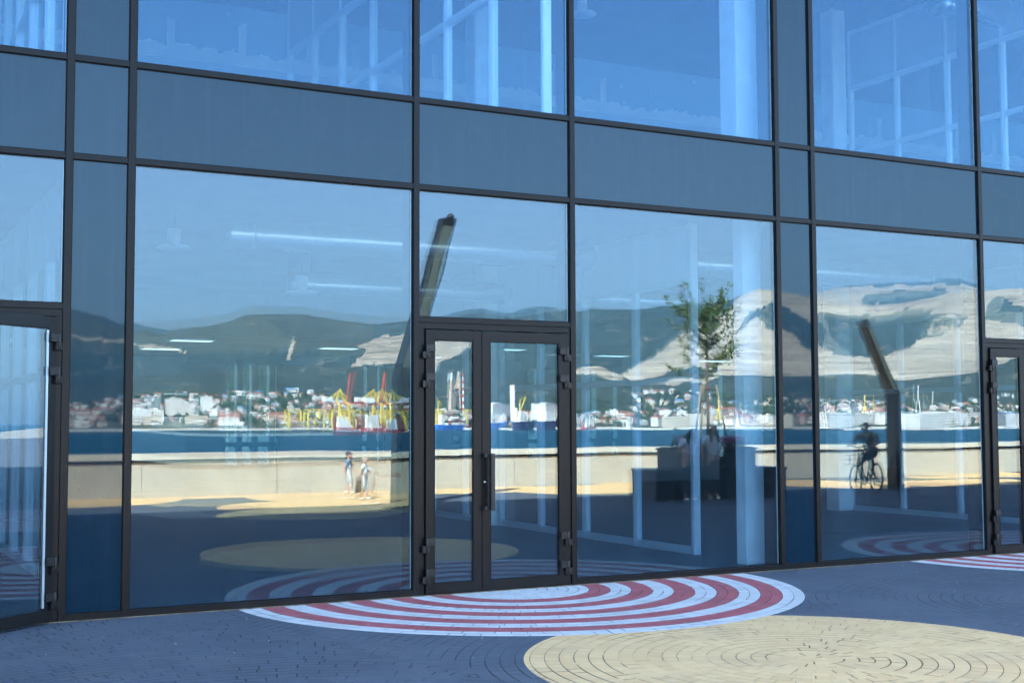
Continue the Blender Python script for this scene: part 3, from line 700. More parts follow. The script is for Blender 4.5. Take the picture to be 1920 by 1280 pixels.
# planter with young tree and benches
pl = thing('planter', 'long dark planter box with pink flowers between two benches', 'planter', (16.45, -11.2, 0))
m = MB(); m.box(-.90, .90, -.5, .5, .001, 1.0); m.box(-.93, .93, -.53, .53, 1.0, 1.04); m.build('box', 'planter_dark' if 'planter_dark' in M else plain('dark_planter', (.075, .085, .085), .6), pl, bevel=.01)
m = MB(); m.box(-.86, .86, -.46, .46, 1.03, 1.06); m.build('soil', plain('soil', (.05, .035, .025), .95), pl)
for xx, lb in ((15.13, 'low dark bench block at the left end of the planter'), (17.80, 'low dark bench block at the right end of the planter')):
    bn = thing('bench', lb, 'bench', (xx, -11.15, 0), 0, 'low bench blocks beside the planter')
    m = MB(); m.box(-.33, .33, -.45, .45, .001, .56); m.build('base', plain('dark_bench', (.07, .08, .09), .6), bn)
    m = MB(); m.box(-.35, .35, -.47, .47, .56, .62); m.build('seat', plain('bench_seat', (.12, .12, .12), .5), bn, bevel=.01)
M['leafmat'] = None
def leaf_mat():
    m_, n, l = mat('tree_leaves'); g = G(m_); p = g.pos(); gi = N(n, 'ShaderNodeObjectInfo')
    c = g.mix(g.ramp(g.noise(p, 9, 3), .35, .65), (.035, .075, .018), (.10, .15, .045)); bs_ = g.bsdf(c, .6, 0, .3)
    tl = N(n, 'ShaderNodeBsdfTranslucent'); tl.inputs[0].default_value = (.10, .18, .04, 1); mx = N(n, 'ShaderNodeMixShader'); mx.inputs[0].default_value = .25
    l.new(bs_.outputs[0], mx.inputs[1]); l.new(tl.outputs[0], mx.inputs[2]); o = [x for x in n if x.type == 'OUTPUT_MATERIAL'][0]; l.new(mx.outputs[0], o.inputs[0]); return m_
M['leafmat'] = leaf_mat(); M['bark'] = plain('bark', (.12, .085, .06), .9, 0, .2, .2, 20, .5); M['stake'] = plain('pale_wood', (.26, .20, .13), .8)
def young_tree():
    t = thing('young_tree', 'slim staked young tree with a wispy upright crown in the planter', 'tree', (16.45, -11.2, 1.06))
    rt_ = random.Random(5); limbs = []
    m = MB(); m.tube([(0, 0, 0), (.02, 0, .7), (-.01, .02, 1.45), (.02, 0, 2.1), (.0, 0, 2.9)], [.038, .034, .03, .024, .01], 10); tips = []
    for i in range(50):
        z0 = 1.40+1.42*rt_.random()**.8; a = rt_.random()*2*math.pi; L = rt_.uniform(.65, 1.32)*(1.0 if z0 < 2.1 else .9); upk = rt_.uniform(.15, 1.15) if z0 > 1.6 else rt_.uniform(.0, .6)
        pts = [Vector((0, 0, z0))]; d = Vector((math.cos(a), math.sin(a), upk)).normalized()
        for k in range(6):
            d = (d+Vector((rt_.gauss(0, .16), rt_.gauss(0, .16), rt_.gauss(.06, .12)))).normalized(); pts.append(pts[-1]+d*L/6)
        m.tube(pts, [.011, .009, .007, .006, .005, .004, .002], 5); limbs.append(pts)
    for a_, dx in ((.3, .30), (2.4, .25), (4.4, .28)):
        limbs.append([Vector((0, 0, 2.4)), Vector((math.cos(a_)*.25, math.sin(a_)*.25, 2.9)), Vector((math.cos(a_)*dx*2.0, math.sin(a_)*dx*2.0, 3.45+.15*rt_.random()))]); m.tube(limbs[-1], [.01, .006, .002], 5)
    m.build('trunk', 'bark', t)
    m = MB()
    for pts in limbs:
        n_ = 72 if len(pts) > 3 else 60
        for k in range(n_):
            u = rt_.random()**.75*(len(pts)-1.001); i = int(u); p = pts[i].lerp(pts[i+1], u-i)
            p = p+Vector((rt_.gauss(0, .035), rt_.gauss(0, .035), rt_.gauss(0, .035)))
            d = Vector((rt_.gauss(0, 1), rt_.gauss(0, 1), rt_.gauss(.1, 1))).normalized(); e = d.cross(Vector((rt_.gauss(0, 1), rt_.gauss(0, 1), rt_.gauss(0, 1)))).normalized()
            L = rt_.uniform(.04, .075); w = L*.34
            m.add([p, p+d*L*.5+e*w, p+d*L, p+d*L*.5-e*w], [(0, 1, 2, 3)])
    m.build('crown', 'leafmat', t)
    for k, (dx, dy) in enumerate(((-.42, .1), (.45, .15), (.05, -.35))):
        m = MB(); m.tube([(dx, dy, 0), (dx*.45, dy*.45, 1.3)], .018, 8); m.build('stake', 'stake', t)
    m = MB(); m.tube([(-.2, .05, 1.2), (.0, .06, 1.22), (.2, .06, 1.2), (.05, -.16, 1.22), (-.2, .05, 1.2)], .01, 6); m.build('tie', 'rust', t)
young_tree()
def flower_clump(x, w, seed, label):
    t = thing('flower_clump', label, 'flowers', (x, -11.15, 1.06), 0, 'petunias along the planter'); r_ = random.Random(seed)
    m = MB(); f = MB()
    for i in range(420):
        p = Vector((r_.gauss(0, w*.45), r_.gauss(0, .15), abs(r_.gauss(.07, .07)))); d = Vector((r_.gauss(0, 1), r_.gauss(0, 1), r_.gauss(.5, 1))).normalized(); e = d.cross(Vector((r_.gauss(0, 1), r_.gauss(0, 1), 1))).normalized(); L = r_.uniform(.03, .06)
        m.add([p, p+d*L*.5+e*L*.3, p+d*L, p+d*L*.5-e*L*.3], [(0, 1, 2, 3)])
    for i in range(46):
        p = Vector((r_.gauss(0, w*.45), r_.gauss(.03, .15), r_.uniform(.09, .22))); nn = Vector((r_.gauss(0, .6), r_.gauss(.5, .5), 1)).normalized(); a = nn.orthogonal().normalized(); c = nn.cross(a)
        f.add([p-nn*.02]+[p+(a*math.cos(k*math.pi/3)+c*math.sin(k*math.pi/3))*.028 for k in range(6)], [(0, 1+k, 1+(k+1) % 6) for k in range(6)])
    m.build('foliage', 'leafmat', t); f.build('blossom', M['pink'], t)
M['pink'] = plain('pink_petals', (.60, .12, .42), .6)
flower_clump(15.85, .3, 1, 'pink flowers at the left end of the planter')
flower_clump(16.85, .35, 2, 'pink flowers to the right of the tree trunk')
flower_clump(17.2, .22, 3, 'drooping flowers at the right end of the planter')

# ------------------------------------------------------------------ people
M['skin'] = plain('skin', (.48, .28, .20), .55, 0, .4, .05, 12)
M['hair_dark'] = plain('dark_hair', (.035, .022, .016), .5, 0, .4, .3, 30); M['hair_fair'] = plain('fair_hair', (.28, .16, .07), .5, 0, .4, .3, 30)
M['shirt_white'] = plain('white_cloth', (.68, .70, .74), .9); M['trousers_dark'] = plain('dark_cloth', (.06, .07, .09), .9)
M['shirt_blue'] = plain('blue_cloth', (.10, .22, .38), .9); M['shoe_white'] = plain('white_shoe', (.7, .68, .64), .7)
M['eye'] = plain('eye', (.03, .02, .02), .3); M['lips'] = plain('lips', (.45, .16, .14), .5); M['grey_cloth'] = plain('grey_green_cloth', (.20, .24, .22), .9)
def check_mat():
    m_, n, l = mat('checked_cloth'); g = G(m_); p = g.pos(); x, y, z = g.sep(p)
    c1 = g.m('LESS_THAN', g.m('FRACT', g.m('MULTIPLY', x, 22)), .5); c2 = g.m('LESS_THAN', g.m('FRACT', g.m('MULTIPLY', z, 22)), .5)
    f = g.m('MULTIPLY', g.m('ADD', c1, c2), .5); c = g.mix(f, (.66, .66, .62), (.16, .17, .19)); g.bsdf(c, .9); return m_
M['check'] = check_mat()
def skin(name, chains, material, parent, lvl=1):
    """chains: list of [(point, radius), ...]; equal points are merged so that the result is one connected skinned body"""
    vid = {}; vs = []; rad = []; es = []
    def gid(p, r_):
        k = tuple(round(c, 4) for c in p)
        if k not in vid: vid[k] = len(vs); vs.append(p); rad.append(r_)
        return vid[k]
    for ch in chains:
        ids = [gid(p, r_) for p, r_ in ch]
        for a, c in zip(ids, ids[1:]):
            if a != c: es.append((a, c))
    me = bpy.data.meshes.new(name); me.from_pydata([tuple(v) for v in vs], es, []); me.materials.append(M[material])
    o = bpy.data.objects.new(name, me); COL.objects.link(o); o.parent = parent
    sk = o.modifiers.new('skin', 'SKIN'); sk.use_smooth_shade = True
    if not me.skin_vertices: me.skin_vertices.new(name='')
    for i, r_ in enumerate(rad):
        s = me.skin_vertices[0].data[i]; s.radius = (r_, r_) if not isinstance(r_, tuple) else r_; s.use_root = (i == 0)
    sb = o.modifiers.new('smooth', 'SUBSURF'); sb.levels = lvl; sb.render_levels = lvl
    return o
def person(label, loc, rz, H, hair, cloth, J, child=False, long_hair=False, group=None):
    t = thing('person', label, 'person', loc, rz, group)
    hk = 1.32 if child else 1.0
    V = lambda a: Vector(a)*H
    D = dict(pel=(0, 0, .52), sp=(0, 0, .61), ch=(0, .0, .72), nk=(0, 0, .815), jaw=(0, .01, .865),
             shL=(-.10, 0, .79), shR=(.10, 0, .79), elL=(-.125, -.02, .63), elR=(.125, -.02, .63), wrL=(-.13, .03, .485), wrR=(.13, .03, .485),
             hpL=(-.05, 0, .50), hpR=(.05, 0, .50), knL=(-.055, .01, .285), knR=(.055, .01, .285), anL=(-.055, -.01, .05), anR=(.055, -.01, .05))
    if child: D.update(nk=(0, 0, .775), jaw=(0, .01, .82), shL=(-.10, 0, .75), shR=(.10, 0, .75))
    D.update(J); P = {k: V(v) for k, v in D.items()}
    hd = P['jaw']; up_ = (hd-P['nk']).normalized(); f_ = Vector((0, 1, 0)); r_h = .058*H*hk*(.93)
    mid = hd+up_*.045*H*hk; top = hd+up_*.088*H*hk
    ch = [[(P['pel'], .072*H), (P['sp'], .062*H), (P['ch'], .074*H), (P['nk'], .030*H), (hd, .040*H*hk), (mid, r_h), (top, .045*H*hk)]]
    for s, sg in (('L', -1), ('R', 1)):
        ch.append([(P['ch'], .074*H), (P['sh'+s], .036*H), (P['el'+s], .024*H), (P['wr'+s], .016*H)])
        w = P['wr'+s]; d = (w-P['el'+s]).normalized(); side = d.cross(Vector((0, 1, 0)) if abs(d.y) < .9 else Vector((0, 0, 1))).normalized()
        nrm = side.cross(d).normalized(); k = H/1.7; palm = w+d*.055*k; ch.append([(w, .016*H), (palm, (.021*k, .015*k))])
        for fi, (off, ln) in enumerate(((-.026, .062), (-.009, .072), (.009, .068), (.026, .052))):
            b0 = palm+side*off*k*.9+d*.02*k; b1 = b0+d*ln*.5*k+nrm*.008*k; b2 = b1+d*ln*.42*k+nrm*.022*k
            ch.append([(palm, .018*k), (b0, .0085*k), (b1, .008*k), (b2, .0065*k)])
        th0 = w+d*.025*k+side*sg*-.02*k; ch.append([(w, .016*H), (th0, .011*k), (th0+d*.03*k+side*sg*-.02*k, .009*k), (th0+d*.055*k+side*sg*-.022*k+nrm*.01*k, .007*k)])
        ch.append([(P['pel'], .072*H), (P['hp'+s], .055*H), (P['kn'+s], .034*H), (P['an'+s], .022*H), (P['an'+s]+Vector((0, .075, -.03))*H, .020*H)])
    skin('body', ch, 'skin', t)
    m = MB()
    for sg in (-1, 1): m.lathe([(0, -.006*H), (.005*H, -.003*H), (.006*H, 0), (.005*H, .003*H), (0, .006*H)], 8, c=tuple(mid+Vector((sg*.021*H*hk, r_h*.93, .003*H))))
    m.build('eye', 'eye', t)
    m = MB(); q = mid+Vector((0, r_h*.92, -.006*H)); m.add([q+Vector((0, 0, .014*H)), q+Vector((-.008*H, 0, -.010*H)), q+Vector((.008*H, 0, -.010*H)), q+Vector((0, .013*H, -.008*H))], [(0, 3, 1), (0, 2, 3), (1, 3, 2)]); m.build('nose', 'skin', t)
    m = MB(); q = mid+Vector((0, r_h*.90, -.024*H)); m.bar(q-Vector((.012*H, 0, 0)), q+Vector((.012*H, 0, 0)), .006*H, .006*H); m.build('mouth', 'lips', t)
    b_ = Vector((0, -.014*H, .012*H))
    hc = [[(top+b_, .050*H*hk), (mid+b_, .060*H*hk), (hd+b_+Vector((0, -.01*H, 0)), .045*H*hk)]]
    if long_hair:
        hc[0] += [(P['nk']+Vector((0, -.03*H, 0)), .055*H), (P['ch']+Vector((0, -.055*H, .0)), .052*H), (P['sp']+Vector((0, -.06*H, 0)), .03*H)]
        for sg in (-1, 1): hc.append([(mid+b_, .060*H*hk), (P['nk']+Vector((sg*.045*H, .012*H, .02*H)), .028*H), (P['ch']+Vector((sg*.055*H, .05*H, .01*H)), .026*H)])
    skin('hair', hc, hair, t)
    e = .010*H
    for cn, (cm, kind) in cloth.items():
        c2 = []
        if kind in ('top', 'tee'):
            c2.append([(P['pel']+Vector((0, 0, .02*H)), .080*H), (P['sp'], .072*H), (P['ch'], .083*H), (P['nk']-Vector((0, 0, .018*H)), .040*H)])
            for s in 'LR':
                c2.append([(P['ch'], .083*H), (P['sh'+s], .045*H), (P['sh'+s].lerp(P['el'+s], .65 if kind == 'tee' else 1), .036*H)]+([(P['el'+s].lerp(P['wr'+s], .85), .026*H)] if kind == 'top' else []))
        elif kind == 'legs':
            c2.append([(P['sp']-Vector((0, 0, .03*H)), .072*H), (P['pel'], .082*H)])
            for s in 'LR': c2.append([(P['pel'], .082*H), (P['hp'+s], .064*H), (P['kn'+s], .045*H), (P['an'+s]+Vector((0, 0, .02*H)), .034*H)])
        elif kind == 'dungarees':
            c2.append([(P['ch']-Vector((0, 0, .03*H)), .086*H), (P['sp'], .080*H), (P['pel'], .086*H)])
            for s in 'LR': c2.append([(P['pel'], .086*H), (P['hp'+s], .066*H), (P['kn'+s], .050*H), (P['kn'+s].lerp(P['an'+s], .35), .042*H)])
        elif kind == 'shoes':
            for s in 'LR': skin('shoe', [[(P['an'+s]+Vector((0, -.02, -.018))*H, .028*H), (P['an'+s]+Vector((0, .03, -.022))*H, .027*H), (P['an'+s]+Vector((0, .085, -.028))*H, .022*H)]], cm, t)
            continue
        skin(cn, c2, cm, t)
    return t
# women standing at the planter, facing the building
person('woman with long dark hair and white top leaning on the planter, nearer the bench', (15.42, -10.42, 0), R(0), 1.53, 'hair_dark',
       {'shirt': ('shirt_white', 'tee'), 'trousers': ('trousers_dark', 'legs'), 'shoes': ('shoe_white', 'shoes')},
       dict(nk=(.0, .02, .81), jaw=(.015, .045, .855), elL=(-.15, .02, .64), wrL=(-.06, .10, .60), elR=(.15, .02, .64), wrR=(.04, .12, .62)), long_hair=True)
person('woman with long dark hair and white top standing in front of the tree trunk', (16.02, -10.42, 0), R(12), 1.58, 'hair_dark',
       {'shirt': ('shirt_white', 'tee'), 'trousers': ('trousers_dark', 'legs'), 'shoes': ('shoe_white', 'shoes')},
       dict(elL=(-.15, -.03, .64), wrL=(-.17, .03, .50), elR=(.14, .02, .64), wrR=(.05, .11, .60)), long_hair=True)
# two small children walking past the wall
walk = dict(knL=(-.05, .07, .29), anL=(-.05, .06, .06), knR=(.055, .0, .29), anR=(.055, -.10, .06), elR=(.17, .06, .63), wrR=(.20, .14, .53), elL=(-.17, -.07, .62), wrL=(-.21, -.11, .51))
rzk = R(-63)
person('small child with dark hair in checked dungarees and blue shirt walking by the sea wall', (10.45, -16.6, 0), rzk, 1.0, 'hair_dark',
       {'shirt': ('shirt_blue', 'tee'), 'dungarees': ('check', 'dungarees'), 'shoes': ('shoe_white', 'shoes')}, walk, True)
person('small child with fair hair in checked dungarees and white shirt walking behind', (9.85, -14.1, 0), rzk, .96, 'hair_fair',
       {'shirt': ('shirt_white', 'tee'), 'dungarees': ('check', 'dungarees'), 'shoes': ('shoe_white', 'shoes')}, dict(walk, knR=(.05, .07, .29), anR=(.05, .06, .06), knL=(-.055, .0, .29), anL=(-.055, -.08, .06)), True)
# cyclist
def bicycle(loc, rz):
    t = thing('bicycle', 'dark city bicycle with a wire front basket ridden past the lamp post', 'bicycle', loc, rz)
    for y in (-.52, .52):
        w = bpy.data.objects.new('wheel', None); COL.objects.link(w); w.parent = t; w.location = (0, y, .33)
        pts = [(0, .31*math.cos(a), .31*math.sin(a)) for a in [2*math.pi*i/36 for i in range(37)]]
        m = MB(); m.tube(pts, .020, 8, cap=False); m.build('tyre', 'gasket', w)
        m = MB(); m.tube([(0, p[1]*.94, p[2]*.94) for p in pts], .009, 6, cap=False)
        for i in range(0, 36, 2): m.bar((0, 0, 0), (0, pts[i][1]*.94, pts[i][2]*.94), .0025)
        m.tube([(-.04, 0, 0), (.04, 0, 0)], .02, 10); m.build('rim', 'steel', w)
    m = MB(); bb = (0, -.08, .30); st = (0, -.22, .78); hd = (0, .36, .86); hb = (0, .40, .62)
    for a, c in ((bb, hb), (bb, st), (st, hb), (st, (0, -.52, .33)), (bb, (0, -.52, .33)), (hd, hb), (hb, (0, .52, .33)), (hd, (0, .33, 1.02))): m.tube([a, c], .016, 8)
    m.build('frame', 'alu_black', t)
    m = MB(); m.tube([(-.28, .16, 1.05), (-.22, .28, 1.06), (0, .34, 1.02), (.22, .28, 1.06), (.28, .16, 1.05)], .013, 8); m.build('handlebar', 'alu_black', t)
    m = MB(); m.lathe([(0, -.02), (.06, -.02), (.10, .0), (.08, .04), (0, .05)], 14, c=(0, -.25, .84)); m.build('saddle', 'gasket', t)
    m = MB()
    for z in (.66, .76, .86): m.tube([(-.16, .46, z), (.16, .46, z), (.18, .72, z), (-.18, .72, z), (-.16, .46, z)], .005, 5)
    for x in (-.15, -.05, .05, .15):
        for y in (.46, .72): m.bar((x, y, .66), (x, y, .86), .005)
        m.bar((x, .46, .66), (x, .72, .66), .005)
    m.build('basket', 'steel', t)
    m = MB(); m.tube([(-.09, -.08, .2), (-.09, -.08, .30), (.09, -.08, .30), (.09, -.08, .40)], .012, 6); m.box(.06, .14, -.12, -.04, .39, .41); m.box(-.14, -.06, -.12, -.04, .19, .21); m.build('pedal', 'steel', t)
    return t
cyl = (20.65, -10.85, 0); czz = R(66)
bicycle(cyl, czz)
Hc = 1.66
person('cyclist in a cap and dark clothes riding a bicycle past the lamp post', cyl, czz, Hc, 'hair_dark',
       {'shirt': ('grey_cloth', 'top'), 'trousers': ('trousers_dark', 'legs'), 'shoes': ('shoe_white', 'shoes')},
       dict(pel=(0, -.15, .54), sp=(0, -.12, .62), ch=(0, -.055, .72), nk=(0, .0, .80), jaw=(0, .02, .845), shL=(-.11, -.03, .78), shR=(.11, -.03, .78),
            elL=(-.17, .06, .68), elR=(.17, .06, .68), wrL=(-.165, .13, .645), wrR=(.165, .13, .645), hpL=(-.055, -.14, .53), hpR=(.055, -.14, .53),
            knL=(-.07, .04, .40), knR=(.07, .02, .50), anL=(-.06, -.05, .17), anR=(.06, -.05, .285)))

# ------------------------------------------------------------------ across the bay: town
def ground_z(d):      # rough slope of the shore strip
    return SEA+2.6
rt2 = random.Random(21)
from mathutils.bvhtree import BVHTree
dg = None
def make_bvh():
    out = []
    for nme in ('shore_slope', 'hills'):
        me = bpy.data.objects[nme].data
        out.append(BVHTree.FromPolygons([v.co.copy() for v in me.vertices], [tuple(p.vertices) for p in me.polygons]))
    return out
BV = make_bvh()
def gz(x, y):
    z = SEA+2.5
    for bv in BV:
        h = bv.ray_cast(Vector((x, y, 900)), Vector((0, 0, -1)))
        if h[0] is not None: z = max(z, h[0].z)
    return z
def house(px, d, w, dep, h, wall, roof, name='town_house', label=None, group='houses across the bay', cat='house', pitched=True, sink=2.0):
    p = far(px, d); z = gz(p.x, p.y)
    o_rz = -hor(px)+rt2.uniform(-.5, .5)
    m = MB(); m.box(-w/2, w/2, -dep/2, dep/2, -sink, h, 0)
    if pitched:
        k = min(w, dep)*.28; e = .5
        if w >= dep: m.add([(-w/2-e, -dep/2-e, h), (w/2+e, -dep/2-e, h), (w/2+e, dep/2+e, h), (-w/2-e, dep/2+e, h), (-w/2, 0, h+k), (w/2, 0, h+k)], [(0, 1, 5, 4), (2, 3, 4, 5), (0, 4, 3), (1, 2, 5), (0, 3, 2, 1)], 1)
        else: m.add([(-w/2-e, -dep/2-e, h), (w/2+e, -dep/2-e, h), (w/2+e, dep/2+e, h), (-w/2-e, dep/2+e, h), (0, -dep/2, h+k), (0, dep/2, h+k)], [(1, 2, 5, 4), (3, 0, 4, 5), (0, 1, 4), (2, 3, 5), (0, 3, 2, 1)], 1)
    else:
        m.box(-w/2-.3, w/2+.3, -dep/2-.3, dep/2+.3, h+.01, h+.7, 1)
        m.box(-w*.15, w*.1, -dep*.15, dep*.15, h+.7, h+2.4, 0)
    o = m.build(name, ['w_'+wall, 'r_'+roof]); o.location = (p.x, p.y, z); o.rotation_euler = (0, 0, o_rz)
    return tag(o, label or {'red': '%s walled house with a red roof in the town across the bay', 'pale': '%s walled building with a pale flat top in the town across the bay', 'blue': '%s walled shed with a blue roof in the town across the bay', 'brown': '%s walled house with a brown roof in the town across the bay'}[roof] % wall, cat, group)
cand = []
while len(cand) < 1300:
    px = rt2.uniform(-60, 1960); d = 1568+rt2.random()**1.15*(470 if px < 760 or px > 1180 else 260)
    if 1375 < px < 1455 and d > 1640: continue
    if noise.noise(Vector((px*.012, d*.02, 3))) < -.18: continue
    wl_ = rt2.choices(('white', 'cream', 'grey', 'pink'), (5, 3, 2, 2))[0]; rf = rt2.choices(('pale', 'red', 'brown', 'blue'), (5, 4, 2, 1))[0]
    big = rt2.random() < .16 and d < 1720
    dims = (rt2.uniform(14, 26), rt2.uniform(8, 12), rt2.uniform(6, 10.5)) if big else (rt2.uniform(5, 10.5), rt2.uniform(5, 8), rt2.uniform(2.8, 5.0))
    cand.append((dims[0]*dims[2]/d, px, d, dims, wl_, rf))
cand.sort(reverse=True)
for sz, px, d, dims, wl_, rf in cand[:270]: house(px, d, *dims, wl_, rf, pitched=rf in ('red', 'brown'), sink=4)
m = MB(); mats_ = ['w_white', 'w_cream', 'w_grey', 'w_pink', 'r_pale', 'r_red', 'r_brown', 'r_blue']
for sz, px, d, (w, dp, h), wl_, rf in cand[270:]:
    p = far(px, d); z = gz(p.x, p.y); a_ = -hor(px)+rt2.uniform(-.5, .5); ca, sa = math.cos(a_), math.sin(a_); T = lambda x, y, zz: (p.x+x*ca-y*sa, p.y+x*sa+y*ca, z+zz)
    x, y = w/2, dp/2; k = min(w, dp)*.28
    m.add([T(-x, -y, -4), T(x, -y, -4), T(x, y, -4), T(-x, y, -4), T(-x, -y, h), T(x, -y, h), T(x, y, h), T(-x, y, h)], [(0, 1, 5, 4), (1, 2, 6, 5), (2, 3, 7, 6), (3, 0, 4, 7)], mats_.index('w_'+wl_))
    x += .4; y += .4
    m.add([T(-x, -y, h), T(x, -y, h), T(x, y, h), T(-x, y, h), T(-x, 0, h+k), T(x, 0, h+k)], [(0, 1, 5, 4), (2, 3, 4, 5), (0, 4, 3), (1, 2, 5), (0, 3, 2, 1)], mats_.index('r_'+rf))
tag(m.build('hillside_houses', mats_), 'small houses crowding the slopes across the bay', 'houses', kind='stuff')
for px, d, w, h, lab in [(322, 1640, 17, 24, 'tall slab block left of the town centre'), (345, 1625, 18, 19, 'white slab block beside the tall one'), (386, 1660, 14, 23, 'pale tower slab above the shore'), (265, 1590, 20, 15, 'white block by the water at the left end'), (292, 1600, 15, 14, 'long white block by the water'), (365, 1590, 26, 8, 'low cream block in front of the slabs')]:
    house(px, d, w, 11, h, 'white' if px != 365 else 'cream', 'pale', 'apartment_block', lab+' across the bay', 'apartment blocks across the bay', 'building', False, 5)
for px, d, w, h, c, rf, lab in [(1600, 1562, 120, 12, 'white', 'pale', 'long white warehouse on the quay left of the far lamp post'), (1760, 1565, 150, 13, 'white', 'pale', 'long white warehouse on the quay right of the far lamp post'), (1480, 1565, 60, 10, 'cream', 'pale', 'cream quay shed behind the narrow panel'), (1300, 1570, 80, 10, 'cream', 'pale', 'long pale terminal shed on the quay'), (1025, 1600, 46, 24, 'white', 'pale', 'tall white terminal building behind the navy ships'), (930, 1640, 70, 22, 'white', 'pale', 'broad white storage hall behind the blue ship'), (1880, 1565, 60, 14, 'grey', 'blue', 'grey quay shed with a blue roof near the far door')]:
    house(px, d, w, 20, h, c, rf, 'warehouse', lab, None, 'warehouse', False, 4)
# wooded patches between the houses
m = MB(); r_ = random.Random(9)
for i in range(1500):
    px = r_.uniform(-80, 1980); d = r_.uniform(1590, 1990); p = far(px, d); z = gz(p.x, p.y); s = r_.uniform(2.5, 6)
    vs = []; 
    for k in range(9):
        a = r_.random()*6.28; e = r_.uniform(-.3, 1); vs.append(Vector((math.cos(a)*s*(1-abs(e)*.5), math.sin(a)*s*(1-abs(e)*.5), e*s+s*.5)))
    c = Vector((p.x, p.y, z)); top = c+Vector((0, 0, s*1.7))
    ring = [c+Vector((math.cos(j*1.047)*s*r_.uniform(.7, 1.2), math.sin(j*1.047)*s*r_.uniform(.7, 1.2), s*r_.uniform(.5, 1.0))) for j in range(6)]
    low = [c+Vector((math.cos(j*1.047)*s*.7, math.sin(j*1.047)*s*.7, -.5)) for j in range(6)]
    m.add(ring+low+[top], [(j, (j+1) % 6, 12) for j in range(6)]+[(6+j, 6+(j+1) % 6, (j+1) % 6, j) for j in range(6)])
tag(m.build('shore_woods', 'far_green'), 'dark green woodland scattered among the houses across the bay', 'woods', kind='stuff')

# ------------------------------------------------------------------ port
def at_quay(px, d, name, label, cat, group=None, dz=2.6, turn=0):
    p = far(px, d); return thing(name, label, cat, (p.x, p.y, SEA+dz), -hor(px)+math.pi+turn, group)
# local frame at quay: +x runs to the left-to-right of the mirrored picture reversed -> use sx to place
def crane(px, boom_up, label, sc=1.0):
    """ship-to-shore gantry crane; local x runs along the picture to the right"""
    t = at_quay(px, 1548, 'container_crane', label, 'crane', 'yellow container cranes on the quay'); t.rotation_euler.z = -hor(px)
    t.scale = (1, -1, 1) if False else (1, 1, 1)
    leg = MB()
    for x in (-9, 9):
        for y in (-7, 7): leg = MB(); leg.bar((x, y, 0), (x*.75, y*.9, 31), 1.9, 1.9); leg.build('leg', 'yellow', t)
    m = MB()
    for y in (-7, 7): m.bar((-9, y, 9), (9, y, 9), 1.7); m.bar((-8, y*.93, 22), (8, y*.93, 22), 1.5); m.bar((-9, y, 9), (8, y*.93, 22), 1.1); m.bar((8.5, y, 9), (-7, y*.93, 22), 1.0)
    for x in (-9, 9): m.bar((x, -7, 3), (x, 7, 3), 1.2); m.bar((x*.8, -6.3, 30), (x*.8, 6.3, 30), 1.0)
    m.build('portal_frame', 'yellow', t)
    m = MB(); m.bar((-34, 0, 30), (9, 0, 30), 2.4, 2.0); m.build('girder', 'red', t)
    m = MB(); m.bar((-7, 0, 30), (-2, 0, 45), 1.5); m.bar((8, 0, 30), (0, 0, 45), 1.5); m.bar((-2, 0, 45), (-24, 0, 31), .95); m.bar((-2, 0, 45), (-16, 0, 31), .9); m.bar((-1, 0, 45), (1, 0, 47), 1.2); m.bar((8, 0, 30), (-2, 0, 40), 1.0)
    m.build('apex_frame', 'yellow', t)
    m = MB()
    if boom_up: m.bar((10, 0, 31), (16, 0, 66), 1.6, 1.6)
    else: m.bar((9, 0, 30), (48, 0, 29.5), 1.7, 1.7)
    m.build('boom', 'red', t)
    m = MB()
    if boom_up: m.bar((0, 0, 45), (11, 0, 36), .9)
    else:
        for xe in (24, 34, 46): m.bar((0, 0, 45), (xe, 0, 30.3), .9)
    m.build('stay', 'yellow', t)
    m = MB(); m.box(-26, -14, -3, 3, 31.5, 37); m.build('machinery_house', 'ship_white', t, bevel=.3)
    m = MB(); m.box(2, 5, -1.5, 1.5, 25.5, 28.5); m.build('cab', 'ship_white', t)
    return t
crane(641, True, 'yellow container crane with its red boom raised, left of the pair')
crane(700, True, 'yellow container crane with its red boom raised beside the lowered one')
crane(714, False, 'yellow container crane with its red boom lowered over the ships')
def rtg(px, d, label):
    t = at_quay(px, d, 'gantry_crane', label, 'gantry crane', 'yellow yard gantries on the container quay'); t.rotation_euler.z = -hor(px)
    for x in (-8.5, 8.5): m = MB(); m.bar((x, -4, 0), (x, -4, 21), 1.7); m.bar((x, 4, 0), (x, 4, 21), 1.7); m.bar((x, -4, 4), (x, 4, 4), 1.3); m.build('leg', 'yellow', t)
    m = MB(); m.bar((-10, -2, 21.5), (10, -2, 21.5), 1.1, 1.5); m.bar((-10, 2, 21.5), (10, 2, 21.5), 1.1, 1.5); m.build('bridge', 'yellow', t)
    m = MB(); m.box(-2, 2, -2, 2, 18.5, 20.7); m.build('trolley', 'ship_white', t)
for i, (px, d) in enumerate([(549, 1545), (585, 1548), (615, 1552), (632, 1546), (664, 1552), (722, 1550), (810, 1552), (886, 1560)]): rtg(px, d, 'yellow yard gantry %s on the container quay' % ('at the left end', 'second from the left end', 'between stacked boxes', 'left of the raised boom', 'under the raised boom', 'right of the container cranes', 'behind the blue ship', 'behind the blue ship beyond the striped chimney')[i])
CC = ('rust', 'grey_metal', 'rust', 'ship_white', 'grey_metal', 'far_green')
r_ = random.Random(4)
